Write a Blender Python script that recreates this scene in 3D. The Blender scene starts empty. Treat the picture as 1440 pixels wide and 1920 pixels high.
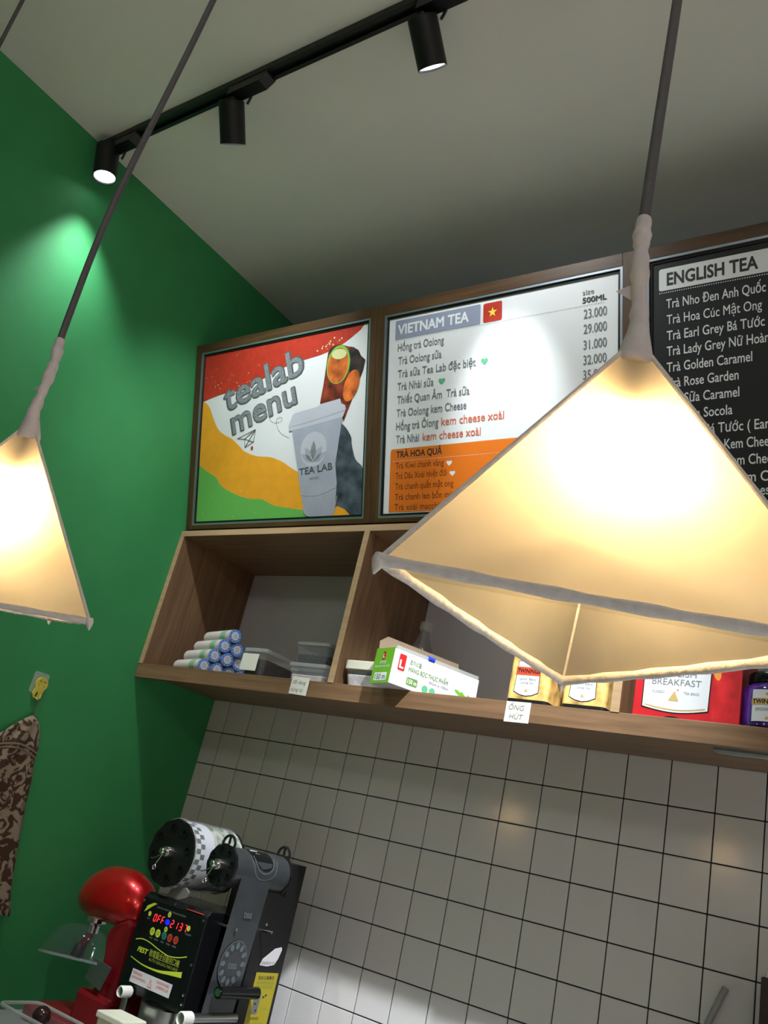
import bpy, bmesh, math, random
from mathutils import Vector, Matrix
random.seed(7)
D = bpy.data
C = bpy.context.scene.collection
SC = bpy.context.scene
ZO = 1.60                       # height of the first grout line under the shelf above the floor

# ------------------------------------------------------------------ camera
cam = D.cameras.new('camera')
cam.sensor_fit = 'VERTICAL'
cam.sensor_height = 36.0
cam.lens = 1606.61 / 1920 * 36.0
cam.clip_start = 0.02
cam_ob = D.objects.new('camera', cam)
C.objects.link(cam_ob)
R_FWD = Vector((-0.584, 0.727, 0.360)).normalized()
R_UP = Vector((0.036, -0.419, 0.907))
R_RIGHT = R_FWD.cross(R_UP).normalized()
R_UP = R_RIGHT.cross(R_FWD).normalized()
rotm = Matrix((R_RIGHT, R_UP, -R_FWD)).transposed()
cam_ob.matrix_world = Matrix.Translation((2.0939, -1.9808, ZO - 0.2297)) @ rotm.to_4x4()
SC.camera = cam_ob

# ------------------------------------------------------------------ world and exposure
w = D.worlds.new('room_ambient')
SC.world = w
w.use_nodes = True
bgn = w.node_tree.nodes['Background']
bgn.inputs[0].default_value = (1.0, 0.97, 0.94, 1)
bgn.inputs[1].default_value = 0.04
SC.view_settings.view_transform = 'Standard'
SC.view_settings.look = 'None'
SC.view_settings.gamma = 1.0
SC.view_settings.exposure = 0.22
SC.view_settings.use_curve_mapping = False
SPOT_W = (36.0, 25.0, 14.5)     # watts of the three track spots in view
SPOT_BOUNCE_FILL = 640.0              # watts of an added, unseen spot whose floor bounce lifts the ceiling
SPOT_TILE_FILL = 240.0               # watts of an added, unseen spot that brightens the low tiles
FILL_E = 18.0                   # emission of two added, unseen globes that fill the room with light
BULB_E = 42.0                   # emission strength of the pendant bulbs

# ------------------------------------------------------------------ materials
def nt(name):
    m = D.materials.new(name)
    m.use_nodes = True
    t = m.node_tree
    return m, t, t.nodes['Principled BSDF']

def mat(name, col, rough=0.5, metal=0.0, noise=0.0, nscale=20.0, bump=0.0, coat=0.0, spec=0.5, emit=0.0, trans=0.0, alpha=1.0, ior=1.45):
    m, t, b = nt(name)
    b.inputs['Base Color'].default_value = (*col, 1)
    b.inputs['Roughness'].default_value = rough
    b.inputs['Metallic'].default_value = metal
    b.inputs['Coat Weight'].default_value = coat
    b.inputs['Specular IOR Level'].default_value = spec
    b.inputs['Transmission Weight'].default_value = trans
    b.inputs['Alpha'].default_value = alpha
    b.inputs['IOR'].default_value = ior
    if emit:
        b.inputs['Emission Color'].default_value = (*col, 1)
        b.inputs['Emission Strength'].default_value = emit
    if noise or bump:
        tc = t.nodes.new('ShaderNodeTexCoord')
        n = t.nodes.new('ShaderNodeTexNoise')
        n.inputs['Scale'].default_value = nscale
        n.inputs['Detail'].default_value = 4
        t.links.new(tc.outputs['Object'], n.inputs['Vector'])
        if noise:
            r = t.nodes.new('ShaderNodeValToRGB')
            r.color_ramp.elements[0].position = 0.3
            r.color_ramp.elements[1].position = 0.7
            r.color_ramp.elements[0].color = (*[c * (1 - noise) for c in col], 1)
            r.color_ramp.elements[1].color = (*[min(1, c * (1 + noise)) for c in col], 1)
            t.links.new(n.outputs['Fac'], r.inputs[0])
            t.links.new(r.outputs[0], b.inputs['Base Color'])
        if bump:
            bp = t.nodes.new('ShaderNodeBump')
            bp.inputs['Strength'].default_value = bump
            bp.inputs['Distance'].default_value = 0.004
            t.links.new(n.outputs['Fac'], bp.inputs['Height'])
            t.links.new(bp.outputs[0], b.inputs['Normal'])
    return m

def wood(name, dark, light, stretch, rough=0.45):
    m, t, b = nt(name)
    tc = t.nodes.new('ShaderNodeTexCoord')
    mp = t.nodes.new('ShaderNodeMapping')
    mp.inputs['Scale'].default_value = stretch
    n = t.nodes.new('ShaderNodeTexNoise')
    n.inputs['Scale'].default_value = 1.0
    n.inputs['Detail'].default_value = 6
    n.inputs['Roughness'].default_value = 0.65
    n.inputs['Distortion'].default_value = 0.4
    r = t.nodes.new('ShaderNodeValToRGB')
    r.color_ramp.elements[0].position = 0.32
    r.color_ramp.elements[1].position = 0.68
    r.color_ramp.elements[0].color = (*dark, 1)
    r.color_ramp.elements[1].color = (*light, 1)
    t.links.new(tc.outputs['Object'], mp.inputs[0])
    t.links.new(mp.outputs[0], n.inputs['Vector'])
    t.links.new(n.outputs['Fac'], r.inputs[0])
    t.links.new(r.outputs[0], b.inputs['Base Color'])
    b.inputs['Roughness'].default_value = rough
    return m

M = {}
M['green'] = mat('green_paint', (0.040, 0.255, 0.085), 0.55, noise=0.06, nscale=6, spec=0.3)
M['ceiling'] = mat('ceiling_paint', (0.70, 0.70, 0.64), 0.85, noise=0.02, nscale=4, spec=0.2)
M['wallwhite'] = mat('white_paint', (0.55, 0.56, 0.62), 0.45, noise=0.06, nscale=5)
M['wallcream'] = mat('cream_paint', (0.62, 0.55, 0.52), 0.7, noise=0.04, nscale=5)
M['floor'] = mat('floor_grey', (0.66, 0.64, 0.60), 0.5, noise=0.08, nscale=8)
M['grout'] = mat('grout', (0.018, 0.017, 0.016), 0.8)
M['tile'] = mat('glazed_tile', (0.68, 0.655, 0.65), 0.13, noise=0.025, nscale=9, bump=0.012, spec=0.5)
M['wood_v'] = wood('shelf_wood_upright', (0.130, 0.070, 0.035), (0.235, 0.135, 0.070), (40, 60, 3))
M['wood_h'] = wood('shelf_wood_along', (0.130, 0.070, 0.035), (0.235, 0.135, 0.070), (3, 60, 60))
M['wood_lit'] = wood('shelf_wood_lit', (0.33, 0.215, 0.115), (0.45, 0.305, 0.165), (4, 60, 60))  # lighter copy of the shelf wood, for edges painted as lit
M['frame_h'] = wood('frame_wood_along', (0.045, 0.021, 0.008), (0.100, 0.050, 0.019), (4, 70, 70), 0.4)
M['frame_v'] = wood('frame_wood_upright', (0.045, 0.021, 0.008), (0.100, 0.050, 0.019), (70, 70, 4), 0.4)
M['alu'] = mat('brushed_aluminium', (0.42, 0.47, 0.52), 0.35, metal=0.85)
M['black'] = mat('black_paint', (0.006, 0.006, 0.006), 0.48, noise=0.1, nscale=30)
M['blackgloss'] = mat('black_gloss', (0.006, 0.006, 0.007), 0.18)
M['blackpl'] = mat('black_plastic', (0.006, 0.006, 0.006), 0.35)
M['chrome'] = mat('chrome', (0.72, 0.72, 0.70), 0.16, metal=1.0)
M['steel'] = mat('steel', (0.45, 0.46, 0.45), 0.3, metal=1.0)
M['whitepl'] = mat('white_plastic', (0.72, 0.71, 0.66), 0.4)
M['cream'] = mat('cream_plastic', (0.70, 0.70, 0.56), 0.4)
M['paper'] = mat('note_paper', (0.66, 0.66, 0.57), 0.8, noise=0.03)
M['cord'] = mat('grey_cord', (0.085, 0.077, 0.083), 0.6, noise=0.1, nscale=200)
M['tape'] = mat('pale_tape', (0.60, 0.545, 0.555), 0.55, noise=0.08, nscale=80, bump=0.4)
M['socket'] = mat('socket_grey', (0.30, 0.29, 0.27), 0.5)
M['rimtape'] = mat('wrapped_rim', (0.66, 0.62, 0.60), 0.75, noise=0.08, nscale=160, bump=0.4)
M['lens'] = mat('lit_lens', (0.86, 0.93, 1.0), 0.3, emit=6.0)
M['bulb'] = mat('warm_bulb', (1.0, 0.72, 0.36), 0.3, emit=BULB_E)
# board prints
M['pwhite'] = mat('print_white', (0.72, 0.74, 0.74), 0.45)
M['pblack'] = mat('print_black', (0.010, 0.010, 0.011), 0.45)
M['pred'] = mat('print_red', (0.46, 0.035, 0.018), 0.45, noise=0.12, nscale=60)
M['porange'] = mat('print_amber', (0.80, 0.36, 0.022), 0.45, noise=0.05, nscale=30)
M['pgreen'] = mat('print_green', (0.13, 0.44, 0.085), 0.45)
M['porange2'] = mat('print_orange', (0.72, 0.17, 0.012), 0.45)
M['pgrey'] = mat('print_grey', (0.21, 0.235, 0.245), 0.5, noise=0.35, nscale=160)
M['pdgrey'] = mat('print_dark_grey', (0.085, 0.095, 0.10), 0.5)
M['ptext'] = mat('print_text_grey', (0.16, 0.17, 0.18), 0.5)
M['pblue'] = mat('print_blue_grey', (0.25, 0.28, 0.37), 0.5)
M['pbrown'] = mat('print_brown', (0.16, 0.045, 0.008), 0.5)
M['pheart'] = mat('print_green_heart', (0.10, 0.42, 0.22), 0.5)
M['ptextred'] = mat('print_orange_text', (0.62, 0.15, 0.08), 0.5)
M['pyellow'] = mat('print_yellow', (0.85, 0.62, 0.05), 0.5)
M['pcup'] = mat('print_cup_grey', (0.36, 0.39, 0.46), 0.5, noise=0.08, nscale=12)
M['plid'] = mat('print_lid_grey', (0.50, 0.52, 0.58), 0.5)
M['phand'] = mat('print_hand_dark', (0.055, 0.075, 0.095), 0.5, noise=0.75, nscale=22)
M['pglass'] = mat('print_iced_tea', (0.19, 0.030, 0.012), 0.5, noise=0.8, nscale=32)
M['pglassd'] = mat('print_dark_ice', (0.035, 0.022, 0.018), 0.5, noise=0.8, nscale=40)
M['plime'] = mat('print_lime', (0.22, 0.48, 0.06), 0.5)
M['pslice'] = mat('print_citrus', (0.56, 0.13, 0.020), 0.5, noise=0.6, nscale=26)
M['pslice2'] = mat('print_lime_flesh', (0.62, 0.62, 0.30), 0.5)
M['pink'] = mat('print_ink', (0.03, 0.03, 0.03), 0.6)
M['pencil'] = mat('pencil', (0.20, 0.20, 0.18), 0.7)

def fabric_mat():
    m = D.materials.new('lamp_fabric')
    m.use_nodes = True
    t = m.node_tree
    t.nodes.clear()
    out = t.nodes.new('ShaderNodeOutputMaterial')
    mix = t.nodes.new('ShaderNodeMixShader')
    mix.inputs[0].default_value = 0.62
    df = t.nodes.new('ShaderNodeBsdfDiffuse')
    tr = t.nodes.new('ShaderNodeBsdfTranslucent')
    tc = t.nodes.new('ShaderNodeTexCoord')
    n = t.nodes.new('ShaderNodeTexNoise')
    n.inputs['Scale'].default_value = 14
    n.inputs['Detail'].default_value = 5
    r = t.nodes.new('ShaderNodeValToRGB')
    r.color_ramp.elements[0].position = 0.3
    r.color_ramp.elements[1].position = 0.75
    r.color_ramp.elements[0].color = (0.62, 0.55, 0.43, 1)
    r.color_ramp.elements[1].color = (0.74, 0.67, 0.54, 1)
    t.links.new(tc.outputs['Object'], n.inputs['Vector'])
    t.links.new(n.outputs['Fac'], r.inputs[0])
    t.links.new(r.outputs[0], df.inputs[0])
    t.links.new(r.outputs[0], tr.inputs[0])
    t.links.new(df.outputs[0], mix.inputs[1])
    t.links.new(tr.outputs[0], mix.inputs[2])
    t.links.new(mix.outputs[0], out.inputs[0])
    return m
M['fabric'] = fabric_mat()

def clear_mat(name, col, alpha, rough=0.12):
    m = D.materials.new(name)
    m.use_nodes = True
    t = m.node_tree
    t.nodes.clear()
    out = t.nodes.new('ShaderNodeOutputMaterial')
    mix = t.nodes.new('ShaderNodeMixShader')
    mix.inputs[0].default_value = alpha
    tr = t.nodes.new('ShaderNodeBsdfTransparent')
    tr.inputs[0].default_value = (0.97, 0.97, 0.97, 1)
    pb = t.nodes.new('ShaderNodeBsdfPrincipled')
    pb.inputs['Base Color'].default_value = (*col, 1)
    pb.inputs['Roughness'].default_value = rough
    t.links.new(tr.outputs[0], mix.inputs[1])
    t.links.new(pb.outputs[0], mix.inputs[2])
    t.links.new(mix.outputs[0], out.inputs[0])
    return m
M['clear'] = clear_mat('clear_plastic', (0.60, 0.62, 0.62), 0.13)
M['clearfilm'] = clear_mat('clear_wrap', (0.75, 0.77, 0.80), 0.22, 0.08)
M['clearbottle'] = clear_mat('clear_bottle', (0.36, 0.37, 0.36), 0.38, 0.1)
M['flap'] = clear_mat('thin_flap', (0.62, 0.52, 0.38), 0.22, 0.6)
M['shield'] = clear_mat('clear_shield', (0.30, 0.32, 0.33), 0.07, 0.08)

# ------------------------------------------------------------------ mesh builder
ORG = {}                        # world origin of each unrotated root, so parts can be written in room coordinates

class MB:
    def __init__(s):
        s.v, s.f = [], []
    def add(s, vs, fs):
        o = len(s.v)
        s.v += [tuple(p) for p in vs]
        s.f += [tuple(i + o for i in q) for q in fs]
        return s
    def box(s, x0, x1, y0, y1, z0, z1):
        v = [(x, y, z) for z in (z0, z1) for y in (y0, y1) for x in (x0, x1)]
        return s.add(v, [(0, 2, 3, 1), (4, 5, 7, 6), (0, 1, 5, 4), (2, 6, 7, 3), (0, 4, 6, 2), (1, 3, 7, 5)])
    def taper(s, x0, x1, y0, y1, z0, z1, k):
        cx, cy = (x0 + x1) / 2, (y0 + y1) / 2
        v = [(cx + (x - cx) * k, cy + (y - cy) * k, z0) for y in (y0, y1) for x in (x0, x1)]
        v += [(x, y, z1) for y in (y0, y1) for x in (x0, x1)]
        return s.add(v, [(0, 2, 3, 1), (4, 5, 7, 6), (0, 1, 5, 4), (2, 6, 7, 3), (0, 4, 6, 2), (1, 3, 7, 5)])
    def ring(s, c, ax, r, n, ph=0.0):
        ax = Vector(ax).normalized()
        a = ax.orthogonal().normalized()
        if abs(ax.z) < 0.9:
            a = ax.cross(Vector((0, 0, 1))).normalized()
        b = ax.cross(a)
        return [Vector(c) + r * (math.cos(t) * a + math.sin(t) * b) for t in [ph + 2 * math.pi * k / n for k in range(n)]]
    def cyl(s, p0, p1, r0, r1=None, n=24, caps=True):
        r1 = r0 if r1 is None else r1
        p0, p1 = Vector(p0), Vector(p1)
        ax = p1 - p0
        v = s.ring(p0, ax, r0, n) + s.ring(p1, ax, r1, n)
        f = [(k, (k + 1) % n, n + (k + 1) % n, n + k) for k in range(n)]
        if caps:
            f += [tuple(range(n))[::-1], tuple(range(n, 2 * n))]
        return s.add(v, f)
    def lathe(s, c, ax, prof, n=28, a0=0.0, a1=2 * math.pi, cap=True):
        ax = Vector(ax).normalized()
        c = Vector(c)
        v, f = [], []
        full = abs(a1 - a0 - 2 * math.pi) < 1e-6
        a = ax.orthogonal().normalized() if abs(ax.z) > 0.9 else ax.cross(Vector((0, 0, 1))).normalized()
        b = ax.cross(a)
        m = n if full else n + 1
        for (r, h) in prof:
            for k in range(m):
                t = a0 + (a1 - a0) * k / n
                v.append(c + ax * h + r * (math.cos(t) * a + math.sin(t) * b))
        for i in range(len(prof) - 1):
            for k in range(n):
                k2 = (k + 1) % m
                f.append((i * m + k, i * m + k2, (i + 1) * m + k2, (i + 1) * m + k))
        if cap and full:
            if prof[0][0] > 1e-6: f.append(tuple(range(m))[::-1])
            if prof[-1][0] > 1e-6: f.append(tuple(range((len(prof) - 1) * m, len(prof) * m)))
        return s.add(v, f)
    def tube(s, pts, r, n=10, caps=True):
        pts = [Vector(p) for p in pts]
        rr = r if isinstance(r, (list, tuple)) else [r] * len(pts)
        v, f = [], []
        ref = None
        for i, p in enumerate(pts):
            d = (pts[min(i + 1, len(pts) - 1)] - pts[max(i - 1, 0)]).normalized()
            if ref is None:
                ref = d.orthogonal().normalized()
            a = (ref - d * ref.dot(d)).normalized()
            ref = a
            b = d.cross(a)
            v += [p + rr[i] * (math.cos(t) * a + math.sin(t) * b) for t in [2 * math.pi * k / n for k in range(n)]]
        for i in range(len(pts) - 1):
            for k in range(n):
                k2 = (k + 1) % n
                f.append((i * n + k, i * n + k2, (i + 1) * n + k2, (i + 1) * n + k))
        if caps:
            f += [tuple(range(n))[::-1], tuple(range((len(pts) - 1) * n, len(pts) * n))]
        return s.add(v, f)
    def prism(s, poly, fn, d0, d1):
        """polygon in 2-D, fn(a, b, d) -> point, extruded from depth d0 to d1"""
        n = len(poly)
        v = [fn(a, b, d0) for a, b in poly] + [fn(a, b, d1) for a, b in poly]
        f = [tuple(range(n)), tuple(range(n, 2 * n))[::-1]] + [(k, n + k, n + (k + 1) % n, (k + 1) % n) for k in range(n)]
        return s.add(v, f)
    def flat(s, poly, fn, d):
        return s.add([fn(a, b, d) for a, b in poly], [tuple(range(len(poly)))])
    def build(s, name, m, parent=None, smooth=False, bevel=0.0, sub=0, fix=True):
        me = D.meshes.new(name)
        org = Vector((0, 0, 0))
        p = parent
        while p is not None:
            if p.name in ORG:
                org = ORG[p.name]
                break
            p = p.parent
        me.from_pydata([tuple(Vector(q) - org) for q in s.v], [], s.f)
        if fix:
            bm = bmesh.new()
            bm.from_mesh(me)
            bmesh.ops.recalc_face_normals(bm, faces=bm.faces)
            bm.to_mesh(me)
            bm.free()
        me.materials.append(M[m] if isinstance(m, str) else m)
        o = D.objects.new(name, me)
        C.objects.link(o)
        if parent is not None:
            o.parent = parent
        if smooth:
            for q in me.polygons:
                q.use_smooth = True
            try:
                me.set_sharp_from_angle(angle=math.radians(40))
            except Exception:
                pass
        if bevel:
            b = o.modifiers.new('bevel', 'BEVEL')
            b.width = bevel
            b.segments = 2
            b.limit_method = 'ANGLE'
        if sub:
            q = o.modifiers.new('sub', 'SUBSURF')
            q.levels = sub
            q.render_levels = sub
        return o

def tag(o, label=None, cat=None, group=None, kind=None):
    if label: o['label'] = label
    if cat: o['category'] = cat
    if group: o['group'] = group
    if kind: o['kind'] = kind
    return o

def thing(name, label, cat, loc, group=None, rot=None):
    o = D.objects.new(name, None)
    o.empty_display_size = 0.05
    C.objects.link(o)
    o.location = loc
    if rot is not None:
        o.rotation_euler = rot
        ORG[o.name] = Vector((0, 0, 0))      # parts are written in the thing's own coordinates
    else:
        ORG[o.name] = Vector(loc)
    return tag(o, label, cat, group)

def copy_tree(o, parent=None):
    c = o.copy()
    C.objects.link(c)
    c.parent = parent
    for ch in list(o.children):
        copy_tree(ch, c)
    return c

FRONT = lambda a, b, d: (a, -d, b)           # plane facing the room (-Y); d is the height above it

# text -> thin mesh
_cap = {}
def text_data(body, bold=0.0, shear=0.0):
    cu = D.curves.new('lettering', 'FONT')
    cu.body = body
    cu.size = 1.0
    cu.offset = bold
    cu.shear = shear
    cu.resolution_u = 3
    cu.fill_mode = 'FRONT'
    ob = D.objects.new('lettering', cu)
    C.objects.link(ob)
    dg = bpy.context.evaluated_depsgraph_get()
    dg.update()
    me = ob.evaluated_get(dg).to_mesh()
    vs = [v.co.copy() for v in me.vertices]
    fs = [tuple(p.vertices) for p in me.polygons]
    ob.evaluated_get(dg).to_mesh_clear()
    D.objects.remove(ob)
    D.curves.remove(cu)
    return vs, fs

def text(body, m, parent, s, v, width, cap, fn, d, bold=0.0, shear=0.0, angle=0.0, name='lettering'):
    """lettering with its left end at (s, v) on the baseline, scaled to a width and a capital height"""
    if 'H' not in _cap:
        hv, _ = text_data('H')
        _cap['H'] = max(q.y for q in hv)
    vs, fs = text_data(body, 0.0 if 'M' in body else 0.004, shear)
    if not vs:
        return None
    x0, x1 = min(q.x for q in vs), max(q.x for q in vs)
    sx = width / max(1e-6, x1 - x0)
    sy = cap / _cap['H']
    ca, sa = math.cos(angle), math.sin(angle)
    mb = MB()
    offs = [(0, 0)]
    if bold > 0:                             # heavier strokes: the letters repeated a hair to each side
        offs += [(bold * math.cos(t_), bold * math.sin(t_)) for t_ in [2 * math.pi * k / 8 for k in range(8)]]
    for n_, (ox, oy) in enumerate(offs):
        pts = []
        for q in vs:
            a, b = (q.x - x0 + ox) * sx, (q.y + oy) * sy
            pts.append(fn(s + a * ca - b * sa, v + a * sa + b * ca, d + 2e-6 * n_))
        mb.add(pts, fs)
    return mb.build(name, m, parent, fix=False)

def rrect(x0, x1, y0, y1, r, n=5):
    p = []
    for cx, cy, a in ((x1 - r, y1 - r, 0), (x0 + r, y1 - r, 90), (x0 + r, y0 + r, 180), (x1 - r, y0 + r, 270)):
        for k in range(n + 1):
            t = math.radians(a + 90 * k / n)
            p.append((cx + r * math.cos(t), cy + r * math.sin(t)))
    return p

def ell(cx, cy, rx, ry, n=24, ang=0.0):
    ca, sa = math.cos(ang), math.sin(ang)
    return [(cx + rx * math.cos(t) * ca - ry * math.sin(t) * sa, cy + rx * math.cos(t) * sa + ry * math.sin(t) * ca) for t in [2 * math.pi * k / n for k in range(n)]]

def heart(cx, cy, r):
    p = []
    for k in range(28):
        t = 2 * math.pi * k / 28
        p.append((cx + r * 16 * math.sin(t) ** 3 / 17, cy + r * (13 * math.cos(t) - 5 * math.cos(2 * t) - 2 * math.cos(3 * t) - math.cos(4 * t)) / 17))
    return p

def star(cx, cy, r):
    return [(cx + (r if k % 2 == 0 else r * 0.40) * math.sin(math.pi * k / 5), cy + (r if k % 2 == 0 else r * 0.40) * math.cos(math.pi * k / 5)) for k in range(10)]

def ribbon(pts, w):
    """list of quads along a 2-D line of half-width w (w may be a list)"""
    ws = w if isinstance(w, (list, tuple)) else [w] * len(pts)
    L, Rr = [], []
    for i, p in enumerate(pts):
        a = pts[max(0, i - 1)]
        b = pts[min(len(pts) - 1, i + 1)]
        dx, dy = b[0] - a[0], b[1] - a[1]
        l = math.hypot(dx, dy) or 1
        L.append((p[0] - dy / l * ws[i], p[1] + dx / l * ws[i]))
        Rr.append((p[0] + dy / l * ws[i], p[1] - dx / l * ws[i]))
    return [[L[i], L[i + 1], Rr[i + 1], Rr[i]] for i in range(len(pts) - 1)]

def smooth2(pts, n=6):
    out = []
    for i in range(len(pts) - 1):
        p0, p1, p2, p3 = pts[max(0, i - 1)], pts[i], pts[i + 1], pts[min(len(pts) - 1, i + 2)]
        for k in range(n):
            t = k / n
            out.append(tuple(0.5 * ((2 * b) + (-a + c) * t + (2 * a - 5 * b + 4 * c - e) * t * t + (-a + 3 * b - 3 * c + e) * t ** 3) for a, b, c, e in zip(p0, p1, p2, p3)))
    out.append(tuple(pts[-1]))
    return out

# ------------------------------------------------------------------ the room
XR, YF = 3.6, -4.2
HC = ZO + 1.465
tag(MB().box(-0.1, XR, YF, 0.1, -0.1, 0.0).build('floor', 'floor'), kind='structure')
tag(MB().box(-0.1, XR, YF, 0.1, HC, HC + 0.1).build('ceiling', 'ceiling'), kind='structure')
tag(MB().box(-0.1, 0.0, YF, 0.1, 0.0, HC).build('wall_left', 'green'), kind='structure')
tag(MB().box(XR, XR + 0.1, YF, 0.1, 0.0, HC).build('wall_right', 'wallcream'), kind='structure')
wb = MB().box(0.0, XR, 0.003, 0.1, 0.0, HC).build('wall_back', 'grout')
tag(wb, kind='structure')
MB().box(0.0, XR, 0.0, 0.0035, ZO + 0.099, HC).build('painted_plaster', 'wallwhite', wb)
# square wall tiles: one tile, copied; the strip beside the green wall is cut
G = 0.0014
tile_me = None
cut_me = None
tile_zs = [(ZO + 0.1 - 0.1 * r) for r in range(0, 8)]
for r, zt in enumerate(tile_zs):
    for c in range(-1, 18):
        x0 = 0.075 + 0.1 * c
        if c < 0:
            if cut_me is None:
                o = MB().box(0.001, 0.075 - G, 0, 0.006, 0.0 + G - 0.1, -G).build('tile', 'tile', wb, bevel=0.0009)
                cut_me = o
            else:
                o = cut_me.copy(); C.objects.link(o)
            o.location = (0, 0, zt)
        else:
            if tile_me is None:
                o = MB().box(G, 0.1 - G, 0, 0.006, 0.0 + G - 0.1, -G).build('tile', 'tile', wb, bevel=0.0009)
                tile_me = o
            else:
                o = tile_me.copy(); C.objects.link(o)
            o.location = (x0, 0, zt)
        o.parent = wb
# the tiling beyond the frame, joined
far = MB()
for r in range(0, 8):
    for c in range(18, 35):
        x0 = 0.075 + 0.1 * c
        zt = ZO + 0.1 - 0.1 * r
        far.box(x0 + G, x0 + 0.1 - G, 0, 0.006, zt - 0.1 + G, zt - G)
tag(far.build('tile_field', 'tile', wb), kind='stuff')

# ------------------------------------------------------------------ wall shelf with cubbies
YS = -0.338
ZT, ZB, ZFL = ZO + 0.548, ZO + 0.080, ZO + 0.121
sh = thing('wall_shelf', 'brown wood-grain wall shelf of open cubbies over the white tiles', 'shelf', (0.001, -0.17, ZB))
XE = 2.915
MB().box(0.001, XE, YS, -0.001, ZT - 0.018, ZT).build('top_board', 'wood_h', sh, bevel=0.0008)
MB().box(0.001, XE, YS + 0.018, -0.001, ZO + 0.0985, ZFL).build('bottom_board', 'wood_h', sh, bevel=0.0008)
MB().box(0.001, XE, YS, YS + 0.018, ZB, ZFL).build('front_rail', 'wood_h', sh, bevel=0.0008)
for x in (0.001, 0.7265, 1.4515, 2.1765, 2.897):
    nm = 'side_panel' if x in (0.001, 2.897) else 'divider'
    MB().box(x, x + 0.018, YS, -0.001, ZFL, ZT - 0.018).build(nm, 'wood_v', sh, bevel=0.0008)
# front edges: the light on them put into a paler wood colour
MB().box(0.001, XE, YS - 0.0012, YS - 0.0001, ZT - 0.018, ZT).build('lit_edge', 'wood_lit', sh)
for x in (0.001, 0.7265, 1.4515, 2.1765):
    MB().box(x, x + 0.018, YS - 0.0012, YS - 0.0001, ZFL, ZT - 0.018).build('lit_edge', 'wood_lit', sh)

# ------------------------------------------------------------------ menu boards, leaning forward
TH = math.radians(18.535)
BH = 0.597
def board(label, s0, wd, rims):
    t = thing('menu_board', label, 'menu board', (s0, -0.328, ZO + 0.5575), 'framed menu boards', rot=(TH, 0, 0))
    l, r, b, tp = rims                      # rim outline
    dp = 0.035
    MB().box(0, l, 0, dp, 0, BH).build('frame_rail', 'frame_v', t, bevel=0.001)
    MB().box(r, wd, 0, dp, 0, BH).build('frame_rail', 'frame_v', t, bevel=0.001)
    MB().box(l, r, 0, dp, 0, b).build('frame_rail', 'frame_h', t, bevel=0.001)
    MB().box(l, r, 0, dp, tp, BH).build('frame_rail', 'frame_h', t, bevel=0.001)
    rm = MB()
    e = 0.0055
    rm.box(l, l + e, 0.001, 0.012, b, tp).box(r - e, r, 0.001, 0.012, b, tp)
    rm.box(l + e, r - e, 0.001, 0.012, b, b + e).box(l + e, r - e, 0.001, 0.012, tp - e, tp)
    rm.build('metal_rim', 'alu', t)
    gl = MB()
    k = 0.0115
    gl.box(l + e, l + k, 0.005, 0.012, b + e, tp - e).box(r - k, r - e, 0.005, 0.012, b + e, tp - e)
    gl.box(l + k, r - k, 0.005, 0.012, b + e, b + k).box(l + k, r - k, 0.005, 0.012, tp - k, tp - e)
    gl.build('gasket', 'blackpl', t)
    MB().box(0.004, wd - 0.004, dp, dp + 0.006, 0.004, BH - 0.004).build('back_board', 'frame_h', t)
    for x in (wd * 0.25, wd * 0.75):         # arms back to the wall
        MB().box(x - 0.01, x + 0.01, dp, 0.505, BH - 0.19, BH - 0.17).build('wall_bracket', 'black', t)
    return t

PL = -0.0075                                 # print plane, recessed behind the frame face (height above the face)
def pf(a, b, d): return (a, -(PL + d), b)
def sheet(t, m, rims):
    l, r, b, tp = rims
    return MB().box(l + 0.006, r - 0.006, 0.008, 0.0112, b + 0.006, tp - 0.006).build('printed_sheet', m, t)
def pp(poly, m, par, lay, name):
    return MB().flat(poly, pf, 0.0002 * lay).build(name, m, par, fix=False)

# --- board 1: the shop's poster
r1 = (0.025, 0.702, 0.0135, 0.5695)
b1 = board('menu poster with a paper cup, red, amber and green paint bands, in a wooden frame', 0.003, 0.7215, r1)
sp = sheet(b1, 'pwhite', r1)
X0, X1, V0, V1 = 0.0365, 0.690, 0.0255, 0.558
red = [(X0, V1), (0.676, V1)] + smooth2([(0.662, 0.544), (0.598, 0.512), (0.532, 0.495), (0.458, 0.487), (0.392, 0.478), (0.314, 0.458), (0.245, 0.434), (0.198, 0.427), (0.136, 0.426), (0.086, 0.420), (X0, 0.410)])
pp(red, 'pred', sp, 1, 'paint_band')
wl = [(X0, 0.412), (0.066, 0.391), (0.088, 0.352), (0.113, 0.314), (0.147, 0.291), (0.178, 0.277), (0.211, 0.252), (0.236, 0.233), (0.285, 0.216), (0.343, 0.208), (0.389, 0.192), (0.423, 0.173), (0.470, 0.150), (0.60, 0.10), (0.66, V0)]
ol = [(X0, 0.205), (0.073, 0.183), (0.113, 0.163), (0.134, 0.140), (0.166, 0.120), (0.222, 0.098), (0.270, 0.087), (0.317, 0.083), (0.364, 0.064), (0.408, 0.056), (0.482, 0.045), (0.56, 0.034), (0.62, V0)]
pp(smooth2(wl) + smooth2(ol)[::-1], 'porange', sp, 1, 'paint_band')
pp(smooth2(ol) + [(X0, V0)], 'pgreen', sp, 1, 'paint_band')
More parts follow.
